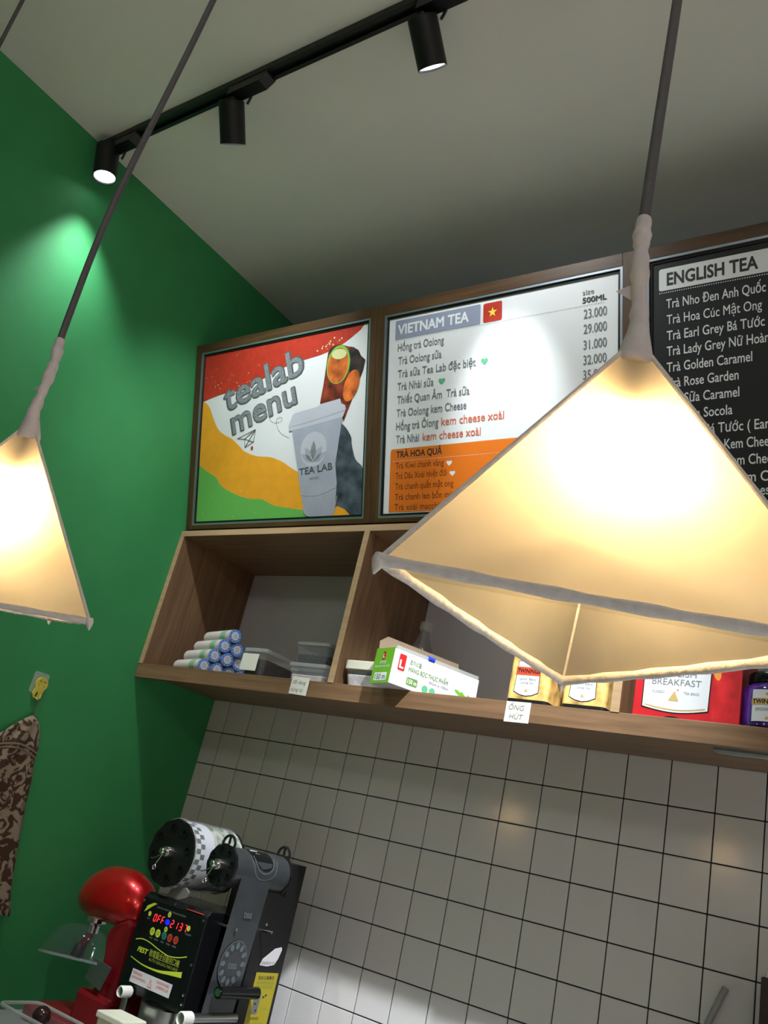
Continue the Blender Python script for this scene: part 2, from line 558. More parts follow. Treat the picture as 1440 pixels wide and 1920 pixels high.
# spatter
sd = MB()
for k in range(46):
    a = random.uniform(X0 + 0.01, 0.33)
    z = random.choice([random.uniform(0.44, 0.55), random.uniform(0.03, 0.13), random.uniform(0.40, 0.47)])
    q = random.uniform(0.0008, 0.0022)
    sd.flat(ell(a, z, q, q, 7), pf, 0.0006)
for k in range(16):
    a = random.uniform(0.50, 0.60); z = 0.50 + (a - 0.50) * 0.38 + random.uniform(-0.012, 0.012); q = random.uniform(0.001, 0.003)
    sd.flat(ell(a, z, q, q, 8), pf, 0.0006)
tag(sd.build('paint_spatter', 'pslice2', sp, fix=False), kind='stuff')
# glass of iced citrus tea
gl = [(0.526, 0.349), (0.537, 0.408), (0.548, 0.493), (0.557, 0.508), (0.575, 0.512), (0.588, 0.514), (0.606, 0.508), (0.624, 0.502), (0.640, 0.498), (0.659, 0.486), (0.668, 0.469), (0.684, 0.455), (0.677, 0.426), (0.633, 0.328), (0.615, 0.288), (0.600, 0.33)]
pp(gl, 'pglass', sp, 2, 'iced_tea_picture')
pp([(0.627, 0.500), (0.640, 0.498), (0.659, 0.486), (0.668, 0.469), (0.684, 0.455), (0.677, 0.426), (0.665, 0.400), (0.630, 0.420), (0.624, 0.47)], 'pglassd', sp, 3, 'iced_tea_picture')
pp([(0.548, 0.493), (0.557, 0.508), (0.588, 0.514), (0.600, 0.509), (0.592, 0.497), (0.560, 0.488)], 'pglassd', sp, 3, 'iced_tea_picture')
pp(ell(0.588, 0.455, 0.042, 0.056, 28, -0.1), 'plime', sp, 4, 'citrus_slice_picture')
pp(ell(0.587, 0.452, 0.037, 0.051, 28, -0.1), 'pslice', sp, 5, 'citrus_slice_picture')
pp(ell(0.590, 0.485, 0.027, 0.015, 20, -0.1), 'pslice2', sp, 6, 'citrus_slice_picture')
pp(ell(0.638, 0.388, 0.026, 0.046, 24, -0.35), 'pslice', sp, 4, 'citrus_slice_picture')
# hand, cup and lid
hand = smooth2([(0.578, 0.248), (0.583, 0.269), (0.600, 0.286), (0.621, 0.274), (0.644, 0.244), (0.648, 0.220), (0.662, 0.180), (0.685, 0.159), (X1, 0.146)], 4) + [(X1, V0), (0.648, V0), (0.632, 0.042), (0.600, 0.051), (0.593, 0.169)]
pp(hand, 'phand', sp, 7, 'hand_picture')
pp([(0.605, 0.052), (0.584, V0), (0.651, V0), (0.632, 0.042)], 'porange', sp, 8, 'paint_band')
pp([(0.424, 0.282), (0.485, 0.036), (0.495, 0.028), (0.507, V0), (0.584, V0), (0.598, 0.032), (0.601, 0.117), (0.593, 0.169), (0.612, 0.305)], 'pcup', sp, 9, 'paper_cup_picture')
pp([(0.413, 0.279), (0.411, 0.296), (0.422, 0.318), (0.424, 0.326), (0.435, 0.331), (0.520, 0.341), (0.530, 0.347), (0.601, 0.355), (0.606, 0.341), (0.620, 0.334), (0.623, 0.323), (0.614, 0.302), (0.543, 0.293), (0.47, 0.284)], 'plid', sp, 10, 'cup_lid_picture')
for q in ribbon([(0.413, 0.292), (0.47, 0.299), (0.543, 0.309), (0.620, 0.323)], 0.0016):
    pass
mb = MB()
for q in ribbon([(0.413, 0.291), (0.47, 0.297), (0.543, 0.307), (0.619, 0.320)], 0.0014): mb.flat(q, pf, 0.0022)
mb.build('lid_line', 'pcup', sp, fix=False)
pp(ell(0.511, 0.218, 0.049, 0.051, 30), 'plid', sp, 11, 'round_emblem')
for a, rx in ((0.0, 0.011), (0.62, 0.013), (-0.62, 0.013), (1.05, 0.010), (-1.05, 0.010)):
    L = 0.028
    cx, cy = 0.511 - math.sin(a) * L, 0.180 + math.cos(a) * L * (1.25 if a == 0 else 1)
    pp([(cx + math.cos(a) * x - math.sin(a) * y, cy + math.sin(a) * x + math.cos(a) * y) for x, y in ((0, -L), (rx, -0.006), (rx * 0.7, 0.012), (0, L), (-rx * 0.7, 0.012), (-rx, -0.006))], 'pcup' if a else 'pgrey', sp, 12 if a else 13, 'leaf_emblem')
text('TEA LAB', 'pdgrey', sp, 0.462, 0.146, 0.122, 0.019, pf, 0.0026, bold=0.008, angle=0.08)
text('SINCE 2015', 'pgrey', sp, 0.500, 0.131, 0.036, 0.006, pf, 0.0026, angle=0.06)
mb = MB()
for k in range(14):                          # pencil sketch on the cup foot
    a = 0.478 + 0.009 * k
    for q in ribbon([(a, 0.032 + 0.002 * (k % 3)), (a + 0.010, 0.075 + 0.006 * (k % 4))], 0.0007): mb.flat(q, pf, 0.0024)
for q in ribbon([(0.470, 0.092), (0.50, 0.084), (0.54, 0.086), (0.598, 0.105)], 0.0009): mb.flat(q, pf, 0.0024)
mb.build('sketch_lines', 'plid', sp, fix=False)
an = math.atan2(0.453 - 0.372, 0.449 - 0.146)
text('tealab', 'pdgrey', sp, 0.144, 0.366, 0.330, 0.083, pf, 0.0008, bold=0.030, angle=an)
text('tealab', 'pgrey', sp, 0.147, 0.368, 0.323, 0.081, pf, 0.0010, bold=0.010, angle=an)
text('menu', 'pdgrey', sp, 0.180, 0.291, 0.268, 0.076, pf, 0.0008, bold=0.030, angle=an * 1.02)
text('menu', 'pgrey', sp, 0.183, 0.293, 0.262, 0.074, pf, 0.0010, bold=0.010, angle=an * 1.02)
pp(ell(0.265, 0.242, 0.005, 0.006, 14), 'pred', sp, 3, 'red_dot')
mb = MB()
pl = [(0.201, 0.276), (0.276, 0.298), (0.270, 0.260), (0.235, 0.246), (0.231, 0.272)]
for a, b in ((0, 1), (1, 2), (2, 4), (4, 0), (1, 4), (4, 3), (3, 2), (3, 1)):
    for q in ribbon([pl[a], pl[b]], 0.0010): mb.flat(q, pf, 0.0008)
mb.build('paper_plane_drawing', 'pdgrey', sp, fix=False)
mb = MB()
lp = smooth2([(0.330, 0.334), (0.338, 0.318), (0.358, 0.310), (0.381, 0.314), (0.380, 0.324), (0.363, 0.322), (0.362, 0.303), (0.377, 0.280), (0.400, 0.266), (0.417, 0.259)], 6)
for k in range(0, len(lp) - 1, 2):
    for q in ribbon([lp[k], lp[k + 1]], 0.0009): mb.flat(q, pf, 0.0008)
mb.build('dashed_trail_drawing', 'pdgrey', sp, fix=False)

# --- board 2: Vietnam tea list
r2 = (0.028, 0.692, 0.0125, 0.5665)
b2 = board('white and orange menu board headed VIETNAM TEA with a price column', 0.7255, 0.7185, r2)
sp = sheet(b2, 'pwhite', r2)
pp(rrect(0.060, 0.3215, 0.4955, 0.5475, 0.004), 'pblue', sp, 1, 'header_band')
text('VIETNAM TEA', 'pwhite', sp, 0.069, 0.5085, 0.218, 0.026, pf, 0.0005, bold=0.028)
pp(rrect(0.3295, 0.3825, 0.4965, 0.546, 0.005), 'pred', sp, 1, 'flag')
pp(star(0.356, 0.5205, 0.0135), 'pyellow', sp, 2, 'flag_star')
def dots(a0, a1, v, m, par, r=0.0011, step=0.0056):
    mb = MB()
    x = a0
    while x < a1:
        mb.flat(ell(x, v, r, r, 6), pf, 0.0006)
        x += step
    mb.build('dotted_rule', m, par, fix=False)
dots(0.062, 0.650, 0.4925, 'ptext', sp)
CAP = 0.0205
for tx, a, b, v in [('Hồng trà Oolong', .070, .215, .462), ('Trà Oolong sữa', .073, .209, .425), ('Trà sữa Tea Lab đặc biệt', .073, .311, .389), ('Trà Nhài sữa', .073, .187, .354),
                    ('Thiết Quan Âm  Trà sữa', .073, .295, .318), ('Trà Oolong kem Cheese', .073, .287, .282), ('Hồng trà Ôlong', .073, .205, .246), ('Trà Nhài', .074, .147, .211)]:
    text(tx, 'ptext', sp, a, v, b - a, CAP, pf, 0.0005, bold=0.004)
text('kem cheese xoài', 'ptextred', sp, .214, .246, .180, CAP, pf, 0.0005, bold=0.004)
text('kem cheese xoài', 'ptextred', sp, .158, .211, .172, CAP, pf, 0.0005, bold=0.004)
pp(heart(.336, .398, .0105), 'pheart', sp, 2, 'heart_mark')
pp(heart(.212, .363, .0105), 'pheart', sp, 2, 'heart_mark')
text('size', 'ptext', sp, .594, .518, .028, .0125, pf, 0.0005)
text('500ML', 'pink', sp, .594, .4985, .058, .0125, pf, 0.0005, bold=0.03)
for tx, v in (('23.000', .461), ('29.000', .425), ('31.000', .387), ('32.000', .351), ('35.000', .316), ('35.000', .281), ('37.000', .246), ('37.000', .211)):
    text(tx, 'ptext', sp, .597, v, .056, .0215, pf, 0.0005, bold=0.004)
pp([(.0575, .0275), (.676, .0275)] + rrect(.0575, .676, .100, .1955, .007)[:12], 'porange2', sp, 1, 'orange_panel')
text('TRÀ HOA QUẢ', 'pink', sp, .077, .172, .141, .0165, pf, 0.0005, bold=0.024)
dots(0.067, 0.650, 0.1625, 'pwhite', sp)
for tx, a, b, v in [('Trà Kiwi chanh vàng', .075, .225, .142), ('Trà Dâu Xoài nhiệt đới', .076, .235, .115), ('Trà chanh quất mật ong', .076, .255, .087), ('Trà chanh leo bốn mùa', .076, .262, .059), ('Trà xoài macchiato', .076, .243, .032)]:
    text(tx, 'pbrown', sp, a, v, b - a, .0165, pf, 0.0005, bold=0.002)
pp(heart(.241, .147, .0085), 'pwhite', sp, 2, 'heart_mark')
pp(heart(.251, .120, .0085), 'pwhite', sp, 2, 'heart_mark')

# --- board 3: English tea list
r3 = (0.027, 0.692, 0.0125, 0.5685)
b3 = board('black menu board headed ENGLISH TEA with white lettering', 1.4450, 0.7185, r3)
sp = sheet(b3, 'pblack', r3)
pp(rrect(0.053, 0.665, 0.4925, 0.5425, 0.005), 'pwhite', sp, 1, 'header_band')
text('ENGLISH TEA', 'pink', sp, .071, .5035, .187, .027, pf, 0.0005, bold=0.028)
dots(0.055, 0.660, 0.4875, 'pwhite', sp, 0.0014, 0.0048)
for tx, a, b, v in [('Trà Nho Đen Anh Quốc', .069, .273, .451), ('Trà Hoa Cúc Mật Ong', .070, .265, .415), ('Trà Earl Grey Bá Tước', .070, .270, .379), ('Trà Lady Grey Nữ Hoàng', .070, .288, .344), ('Trà Golden Caramel', .070, .245, .308),
                    ('Trà Rose Garden', .070, .218, .273), ('Trà Sữa Caramel', .070, .219, .237), ('Trà Sữa Socola', .070, .205, .201), ('Trà Sữa Bá Tước ( Earl Grey )', .070, .345, .165), ('Trà Nho Đen Kem Cheese', .070, .292, .129), ('Trà Hoa Cúc Kem Cheese', .070, .298, .094), ('Trà Bá Tước Kem Cheese', .070, .330, .058), ('Trà Socola Kem Cheese', .070, .285, .030)]:
    text(tx, 'pwhite', sp, a, v, b - a, CAP, pf, 0.0005, bold=0.006)

# ------------------------------------------------------------------ track and spotlights
ZC = HC
tk = thing('lighting_track', 'long black lighting track fixed to the grey ceiling', 'track', (1.5, -1.05, ZC))
TX1 = 3.2
mb = MB()
mb.box(0.015, TX1, -1.0675, -1.0640, ZC - 0.020, ZC).box(0.015, TX1, -1.0360, -1.0325, ZC - 0.020, ZC).box(0.015, TX1, -1.0640, -1.0360, ZC - 0.006, ZC)
mb.box(0.015, TX1, -1.0640, -1.0575, ZC - 0.020, ZC - 0.017).box(0.015, TX1, -1.0425, -1.0360, ZC - 0.020, ZC - 0.017)
mb.build('rail', 'black', tk)
MB().box(0.003, 0.015, -1.069, -1.031, ZC - 0.0215, ZC).build('end_cap', 'blackpl', tk, bevel=0.001)
MB().box(1.235, 1.315, -1.070, -1.030, ZC - 0.026, ZC).build('joint', 'blackpl', tk, bevel=0.003)

def spot(label, x, y, z, d, energy, core=0.0, cone=78):
    """x, y, z: top of the cylinder; d: the way it points"""
    d = Vector(d).normalized()
    p = Vector((x, y, z))
    t = thing('track_spotlight', label, 'spotlight', (x, -1.05, ZC - 0.02), 'black spotlights on the ceiling track')
    mb = MB()
    a0, a1 = x - 0.01, x + 0.125
    mb.prism([(a0, ZC - 0.020), (a1, ZC - 0.020), (a1, ZC - 0.030), (a1 - 0.022, ZC - 0.047), (a0, ZC - 0.047)], lambda a, b, dd: (a, dd, b), -1.066, -1.034)
    mb.build('adapter', 'blackpl', t, bevel=0.001)
    MB().tube([(x + 0.050, -1.035, ZC - 0.046), (x + 0.046, -1.034, ZC - 0.058), (x + 0.040, -1.032, ZC - 0.066)], 0.0035, 8).build('lock_lever', 'blackpl', t)
    MB().cyl((x, -1.05, ZC - 0.047), p + d * 0.012, 0.009, n=12).build('pivot', 'black', t, smooth=True)
    L, r = 0.102, 0.0325
    MB().lathe(p, d, [(0.0, 0.0), (r - 0.002, 0.0), (r, 0.002), (r, L), (r - 0.0025, L), (r - 0.004, L - 0.014), (0.0, L - 0.0141)], 32, cap=False).build('housing', 'black', t, smooth=True)
    MB().lathe(p, d, [(0.0, L - 0.0065), (0.014, L - 0.0060), (r - 0.0035, L - 0.004)], 28, cap=False).build('lens', 'lens', t, smooth=True)
    for nm, en, cn, bl in (('beam', energy, cone, 0.9), ('hot_core', energy * core, 30, 0.9)):
        if en <= 0: continue
        li = D.lights.new('spot_' + nm, 'SPOT')
        li.energy = en
        li.color = (0.90, 0.96, 1.0)
        li.spot_size = math.radians(cn)
        li.spot_blend = bl
        li.shadow_soft_size = 0.02
        lo = D.objects.new(nm, li)
        C.objects.link(lo)
        lo.parent = t
        lo.location = p + d * (L + 0.004) - Vector((x, -1.05, ZC - 0.02))
        lo.rotation_euler = d.to_track_quat('-Z', 'Y').to_euler()
    return t

spot('black cylinder spotlight at the track end beside the green wall, lens lit', 0.056, -1.062, ZO + 1.430, (0.13, 0.18, -0.97), SPOT_W[0], 0.0, 78)
spot('black cylinder spotlight in the middle of the track, facing the poster', 0.555, -1.052, ZO + 1.408, (-0.26, 0.66, -0.78), SPOT_W[1], 0.4, 84)
spot('black cylinder spotlight right of the other two, facing the white menu', 1.128, -1.048, ZO + 1.408, (0.00, 0.72, -0.70), SPOT_W[2], 3.0, 110)
spot('added black fill spotlight on the track, unseen just right of the frame', 1.72, -1.050, ZO + 1.408, (-0.80, 1.05, -2.25), SPOT_TILE_FILL, 0.0, 44)  # added out of view to brighten the tiles under the shelf
spot('added black fill spotlight at the right end of the track, out of frame', 2.95, -1.050, ZO + 1.408, (0.0, 0.05, -1.0), SPOT_BOUNCE_FILL, 0.0, 64)  # added out of view to bounce light off the floor

def fill_light(label, x, y):  # added globe out of view, fills the room with light
    t = thing('fill_globe', label, 'fill light', (x, y, ZC))
    MB().lathe((x, y, ZC), (0, 0, -1), [(.06, 0), (.06, .012), (.05, .02), (.012, .024), (.012, .16), (.04, .165), (.04, .175)], 28, cap=False).build('stem', 'whitepl', t, smooth=True)
    MB().lathe((x, y, ZC - .28), (0, 0, -1), [(.12 * math.sin(math.pi * k / 20), -.12 * math.cos(math.pi * k / 20)) for k in range(1, 20)] + [(0, .12)], 32).build('globe', mat('fill_globe_glow', (1.0, 0.97, 0.93), 0.4, emit=FILL_E), t, smooth=True)
fill_light('added white globe fill light, unseen behind the camera to the left', 1.9, -3.1)
fill_light('added white globe fill light, unseen behind the camera to the right', 3.0, -3.1)

# ------------------------------------------------------------------ tetrahedral pendant lamps
E_ = 0.258
HT, RC = E_ * math.sqrt(2 / 3), E_ / math.sqrt(3)
def pendant(label, A, ang, tilt, cord_pts, cs=None):
    A = Vector(A)
    rot = Matrix.Rotation(tilt[1], 3, 'Y') @ Matrix.Rotation(tilt[0], 3, 'X')
    if cs is not None:
        cs = [Vector((a, b, ZO + c)) for a, b, c in cs]
    cs = cs or [A + rot @ Vector((RC * math.cos(ang + k * 2 * math.pi / 3), RC * math.sin(ang + k * 2 * math.pi / 3), -HT)) for k in range(3)]
    cen = sum(cs, Vector()) / 3
    up = (A - cen).normalized()
    t = thing('pendant_lamp', label, 'pendant lamp', cen, 'pyramid pendant lamps over the counter')
    kt = 0.075                                   # the tip is cut off around the socket
    for i in range(3):
        P, Q = cs[i], cs[(i + 1) % 3]
        nrm = (P - A).cross(Q - A).normalized()
        if nrm.dot((P + Q) / 2 - cen) < 0: nrm = -nrm
        N = 14
        v, f = [], []
        for a in range(N + 1):
            h = kt + (1 - kt) * a / N
            for b in range(N + 1):
                q = A + (P - A) * h + (Q - P) * h * (b / N)
                e = math.sin(math.pi * b / N) * math.sin(math.pi * a / N)
                v.append(q - nrm * (0.0035 * e + 0.0012 * e * math.sin(7 * b / N + 3 * i) * math.sin(9 * a / N)))
        for a in range(N):
            for b in range(N):
                f.append((a * (N + 1) + b, a * (N + 1) + b + 1, (a + 1) * (N + 1) + b + 1, (a + 1) * (N + 1) + b))
        MB().add(v, f).build('shade_panel', 'fabric', t, smooth=True)
        rp = [P + (Q - P) * (k / 16) + Vector((0, 0, -0.0012 * math.sin(math.pi * k / 16))) for k in range(17)]
        MB().tube(rp, [0.0033 + 0.0005 * math.sin(k * 2.1 + i) for k in range(17)], 10).build('wrapped_rim', 'rimtape', t, smooth=True)
        ep = [A + (P - A) * (kt + (1 - kt) * k / 8) for k in range(9)]
        MB().tube(ep, 0.0017, 8).build('shade_seam', 'rimtape', t, smooth=True)
        # little tuft of wrapping at each corner
        out = (P - cen).normalized()
        MB().lathe(P, out * 0.15 - up, [(0.0034, -0.003), (0.0040, 0.001), (0.0026, 0.005), (0.0006, 0.009)], 10).build('corner_wrap', 'rimtape', t, smooth=True)
    # thin tinted flap that darkens the lower panel between corners 3 and 1
    P, Q = cs[2], cs[0]
    fl = [P * 0.985 + cen * 0.015, Q * 0.985 + cen * 0.015, (A * 0.21 + P * 0.496 + Q * 0.294)]
    inn = (cen - (P + Q + A) / 3).normalized() * 0.0065
    MB().add([q + inn for q in fl], [(0, 1, 2)]).build('inner_flap', 'flap', t, fix=False)
    # collar, socket and bulb
    MB().lathe(A, -up, [(0.0, -0.014), (0.0065, -0.013), (0.0078, -0.004), (0.0115, 0.012), (0.0128, 0.019), (0.0120, 0.0225)], 20).build('collar', 'tape', t, smooth=True)
    MB().lathe(A, -up, [(0.004, 0.027), (0.0070, 0.034), (0.0120, 0.052), (0.0130, 0.066), (0.0, 0.066)], 20).build('socket', 'socket', t, smooth=True)
    MB().lathe(A - up * 0.066, -up, [(0.0125, 0.0), (0.013, 0.012), (0.018, 0.026), (0.0262, 0.044), (0.0290, 0.058), (0.0262, 0.072), (0.017, 0.083), (0.0, 0.088)], 24, cap=False).build('bulb', 'bulb', t, smooth=True)
    # cord up to the ceiling, its lower end wrapped in tape
    base = A + up * 0.010
    pts = [base] + [Vector(q) for q in cord_pts]
    sm = smooth2([tuple(q) for q in pts], 8)
    ln, cut = 0.0, 0
    for k in range(1, len(sm)):
        ln += (Vector(sm[k]) - Vector(sm[k - 1])).length
        if ln < 0.105: cut = k
    MB().tube(sm[cut:], 0.0042, 12).build('cord', 'cord', t, smooth=True)
    tp = [Vector(q) for q in sm[:cut + 1]]
    fine = smooth2([tuple(q) for q in tp], 4)
    MB().tube(fine, [0.0060 + 0.0007 * math.sin(k * 0.31) + 0.0004 * math.sin(k * 0.83 + 1) for k in range(len(fine))], 12).build('tape_sleeve', 'tape', t, smooth=True)
    a = Vector(fine[len(fine) // 3])
    MB().add([a + Vector((-0.005, 0, 0.004)), a + Vector((-0.016, -0.003, -0.002)), a + Vector((-0.005, 0, -0.010)), a + Vector((-0.006, 0.004, -0.004))], [(0, 1, 2), (0, 1, 3), (1, 2, 3)]).build('loose_tape_end', 'tape', t)
    MB().cyl((cord_pts[-1][0], cord_pts[-1][1], HC - 0.03), (cord_pts[-1][0], cord_pts[-1][1], HC), 0.03, 0.04, 24).build('ceiling_rose', 'whitepl', t, smooth=True)
    return t

def lampz(z): return ZO + z
pendant('large lit pyramid pendant lamp in front of the menu boards at right', (1.895, -1.507, lampz(0.129)), 0.0, (0, 0),
        [(1.890, -1.509, lampz(.20)), (1.888, -1.507, lampz(.26)), (1.890, -1.507, lampz(.45)), (1.893, -1.507, lampz(.8)), (1.895, -1.507, HC - 0.02)],
        [(2.042, -1.504, -.083), (1.817, -1.376, -.081), (1.819, -1.633, -.086)])
pendant('lit pyramid pendant lamp cut by the left edge, before the green wall', (1.2106, -1.5366, lampz(.1252)), 0.111, (0.22, 0.025),
        [(1.207, -1.537, lampz(.20)), (1.198, -1.538, lampz(.26)), (1.194, -1.540, lampz(.45)), (1.215, -1.536, lampz(.75)), (1.226, -1.534, lampz(1.0)), (1.230, -1.534, HC - 0.02)],
        [(1.3539, -1.474, -.0852), (1.1218, -1.372, -.0544), (1.1444, -1.6289, -.0964)])
pendant('lit pyramid pendant lamp left of the frame, mirrored in the tiles', (0.375, -1.50, lampz(0.12)), 0.35, (0.05, 0.03),
        [(0.374, -1.50, lampz(.20)), (0.372, -1.50, lampz(.26)), (0.366, -1.50, lampz(.6)), (0.345, -1.50, lampz(1.1)), (0.335, -1.50, HC - 0.02)])

# ------------------------------------------------------------------ things on the shelf
Z0 = ZFL
def mlabel(): pass
# wrapped paper tubes, ends with round blue labels
M['tube'] = mat('tube_paper', (0.62, 0.55, 0.48), 0.5, noise=0.1, nscale=30)
M['tubegreen'] = mat('tube_green', (0.10, 0.42, 0.16), 0.5)
M['lblue'] = mat('label_blue', (0.10, 0.26, 0.72), 0.4)
M['lwhite'] = mat('label_white', (0.74, 0.75, 0.80), 0.4)
tr = 0.0202
TA = -math.radians(16)
axv, pv = Vector((math.cos(TA), math.sin(TA))), Vector((-math.sin(TA), math.cos(TA)))
def tpos(row, i, push):
    q = Vector((.236, -.300)) + pv * (2 * tr + .0004) * (i + row * .5) + axv * push
    return q.x, q.y
rh = 2 * tr * math.sin(math.radians(60)) + .0004
rows = [('bottom', 0, 4, (.000, .004, .002, .006)), ('second', 1, 3, (.006, .010, .004)), ('third', 2, 2, (.010, .012)), ('top', 3, 1, (.016,))]
ords = ['nearest', 'second', 'third', 'fourth']
proto = None
for rn, rk, cnt, push in rows:
    z = Z0 + tr + rk * rh
    for i in range(cnt):
        x, y = tpos(rk, i, push[i])
        lab = 'clear-wrapped tube with blue round label, %s from the front in the %s row' % (ords[i], rn) if rn != 'top' else 'clear-wrapped tube with blue round label, alone on top of the stack'
        if proto is None:
            t = thing('wrapped_tube', lab, 'tube', (x, y, z), 'tubes with blue round labels on the shelf', rot=(0, 0, TA))
            MB().cyl((-.160, 0, 0), (-.002, 0, 0), tr - .0016, n=24).build('paper_roll', 'tube', t, smooth=True)
            MB().cyl((-.060, 0, 0), (-.030, 0, 0), tr - .0012, n=24, caps=False).build('green_band', 'tubegreen', t, smooth=True)
            MB().cyl((-.002, 0, 0), (-.0004, 0, 0), tr - .0006, n=28).build('blue_label', 'lblue', t)
            lab_o = MB().cyl((-.0004, 0, 0), (.0002, 0, 0), tr * .60, n=20).build('white_centre', 'lwhite', t)
            mb = MB()
            for k in range(4):
                mb.box(.0002, .0004, -.006, .006, -.006 + .0036 * k, -.0048 + .0036 * k)
            mb.build('small_print', 'pblue', lab_o)
            mb = MB()
            for k in range(10):
                a = 2 * math.pi * k / 10
                mb.cyl((-.0004, math.cos(a) * tr * .78, math.sin(a) * tr * .78), (.0001, math.cos(a) * tr * .78, math.sin(a) * tr * .78), .0013, n=8)
            mb.build('label_dots', 'lwhite', t)
            MB().lathe((0, 0, 0), (-1, 0, 0), [(tr, .001), (tr, .150), (tr * .9, .162), (.004, .170), (.006, .178)], 20, cap=False).build('clear_wrapper', 'clearfilm', t, smooth=True)
            proto = t
        else:
            t = copy_tree(proto)
            t['label'] = lab
            t.location = (x, y, z)

def tub(name, label, x0, x1, y0, y1, z0, z1, lid='whitepl', fill=None, fillz=0.6, cat='container', group=None, lidh=0.008, k=0.86):
    t = thing(name, label, cat, ((x0 + x1) / 2, (y0 + y1) / 2, z0), group)
    mb = MB()
    zt = z1 - lidh
    cx, cy = (x0 + x1) / 2, (y0 + y1) / 2
    def ringp(kk, z, ins=0.0):
        return [(cx + (px - cx) * kk, cy + (py - cy) * kk, z) for px, py in rrect(x0 + ins, x1 - ins, y0 + ins, y1 - ins, 0.012, 4)]
    a, b = ringp(k, z0), ringp(1.0, zt)
    n = len(a)
    mb.add(a + b, [(i, (i + 1) % n, n + (i + 1) % n, n + i) for i in range(n)] + [tuple(range(n))[::-1]])
    mb.build('tub', 'clear', t, smooth=True)
    l0, l1 = ringp(1.03, zt - .002), ringp(1.03, z1)
    MB().add(l0 + l1, [(i, (i + 1) % n, n + (i + 1) % n, n + i) for i in range(n)] + [tuple(range(n))[::-1], tuple(range(n, 2 * n))]).build('lid', lid, t, bevel=0.0012)
    if fill:
        zf = z0 + (zt - z0) * fillz
        kf = k + (1 - k) * fillz
        f0, f1 = ringp(k * .975, z0 + .002), ringp(kf * .97, zf)
        MB().add(f0 + f1, [(i, (i + 1) % n, n + (i + 1) % n, n + i) for i in range(n)] + [tuple(range(n))[::-1], tuple(range(n, 2 * n))]).build('contents', fill, t, bevel=0.003)
    return t
M['pearls'] = mat('dark_pearls', (0.022, 0.016, 0.013), 0.45, noise=0.8, nscale=120, bump=1.0)
M['whitestuff'] = mat('white_contents', (0.62, 0.60, 0.62), 0.6, noise=0.15, nscale=60, bump=0.5)
M['clearlid'] = clear_mat('frosted_lid', (0.55, 0.58, 0.56), 0.42, 0.3)
t = tub('food_container', 'clear tub of dark pearls at the shelf edge beside the blue-ended tubes', .405, .490, -.330, -.195, Z0, Z0 + .074, 'clearlid', 'pearls', .72)
MB().box(.409, .468, -.3322, -.3316, Z0 + .012, Z0 + .058).build('paper_label', 'paper', t)
tub('food_container', 'clear tub with dark contents, lower one of the stack by the divider', .405, .530, -.130, -.012, Z0, Z0 + .078, 'clearlid', 'pearls', .3, group='stacked tubs')
tub('food_container', 'clear tub with dark contents, upper one of the stack by the divider', .405, .530, -.130, -.012, Z0 + .078, Z0 + .156, 'clearlid', 'pearls', .62, group='stacked tubs')
tub('food_container', 'low clear tub with white contents at the foot of the divider', .560, .690, -.310, -.190, Z0, Z0 + .050, 'clearlid', 'whitestuff', .5)
t = tub('food_container', 'clear tub with cream plastic lid left of the green and white carton', .752, .900, -.318, -.200, Z0, Z0 + .066, 'cream', 'whitestuff', .7, lidh=0.020)

# wrap carton
M['cgreen'] = mat('carton_green', (0.16, 0.44, 0.025), 0.4)
M['cwhite'] = mat('carton_white', (0.62, 0.60, 0.64), 0.4)
M['cardboard'] = mat('cardboard', (0.24, 0.17, 0.11), 0.8, noise=0.1)
M['cred'] = mat('carton_red', (0.50, 0.02, 0.018), 0.4)
M['ctext'] = mat('carton_text', (0.12, 0.26, 0.05), 0.5)
M['cblue'] = mat('blue_tab', (0.02, 0.07, 0.85), 0.4)
bw, bl, bh = 0.074, 0.262, 0.084
ct = thing('wrap_carton', 'green-ended white cling wrap carton with open lid sticking out of the shelf', 'box', (0.882, -0.374, Z0 + .0005), rot=(0, 0, -math.radians(20)))
# local: x across the green end, y along the carton, z up
bd = MB().box(0, bw, 0, bl, 0, bh - .002).build('carton_body', 'cwhite', ct, bevel=0.001)
ge = MB().box(0.0, bw, -.0008, -.0001, 0, bh).build('green_end', 'cgreen', ct)
E1 = lambda a, b, d: (a, -.0008 - d, b)
MB().flat(rrect(.030, .042, .056, .075, .002), E1, .0003).build('red_logo', 'cred', ge, fix=False)
text('L', 'lwhite', ge, .033, .060, .006, .010, E1, .0006, bold=0.03)
text('초이스엘', 'lwhite', ge, .024, .046, .024, .006, E1, .0004, bold=0.01)
text('MÀNG BỌC THỰC PHẨM', 'lwhite', ge, .008, .037, .058, .0045, E1, .0004, bold=0.01)
MB().flat(rrect(.012, .062, .006, .025, .003), E1, .0003).build('white_badge', 'lwhite', ge, fix=False)
text('150 m', 'ctext', ge, .017, .0095, .040, .012, E1, .0006, bold=0.01)
E2 = lambda a, b, d: (bw + .0002 + d, a, b)
sd = MB().box(bw, bw + .0002, 0.001, bl - .001, .001, bh - .003).build('printed_side', 'cwhite', ct)
MB().flat(rrect(.016, .036, .036, .074, .003), E2, .0003).build('red_logo', 'cred', sd, fix=False)
text('L', 'lwhite', sd, .020, .042, .011, .018, E2, .0006, bold=0.03)
text('초이스엘', 'ctext', sd, .048, .058, .034, .009, E2, .0004, bold=0.01)
text('MÀNG BỌC THỰC PHẨM', 'ctext', sd, .048, .041, .120, .010, E2, .0004, bold=0.015)
text('30cm x 150m', 'ptext', sd, .112, .030, .060, .006, E2, .0004)
MB().flat(rrect(.048, .080, .010, .028, .003), E2, .0003).build('green_badge', 'ctext', sd, fix=False)
text('150 m', 'lwhite', sd, .051, .014, .026, .010, E2, .0006, bold=0.01)
mb = MB()
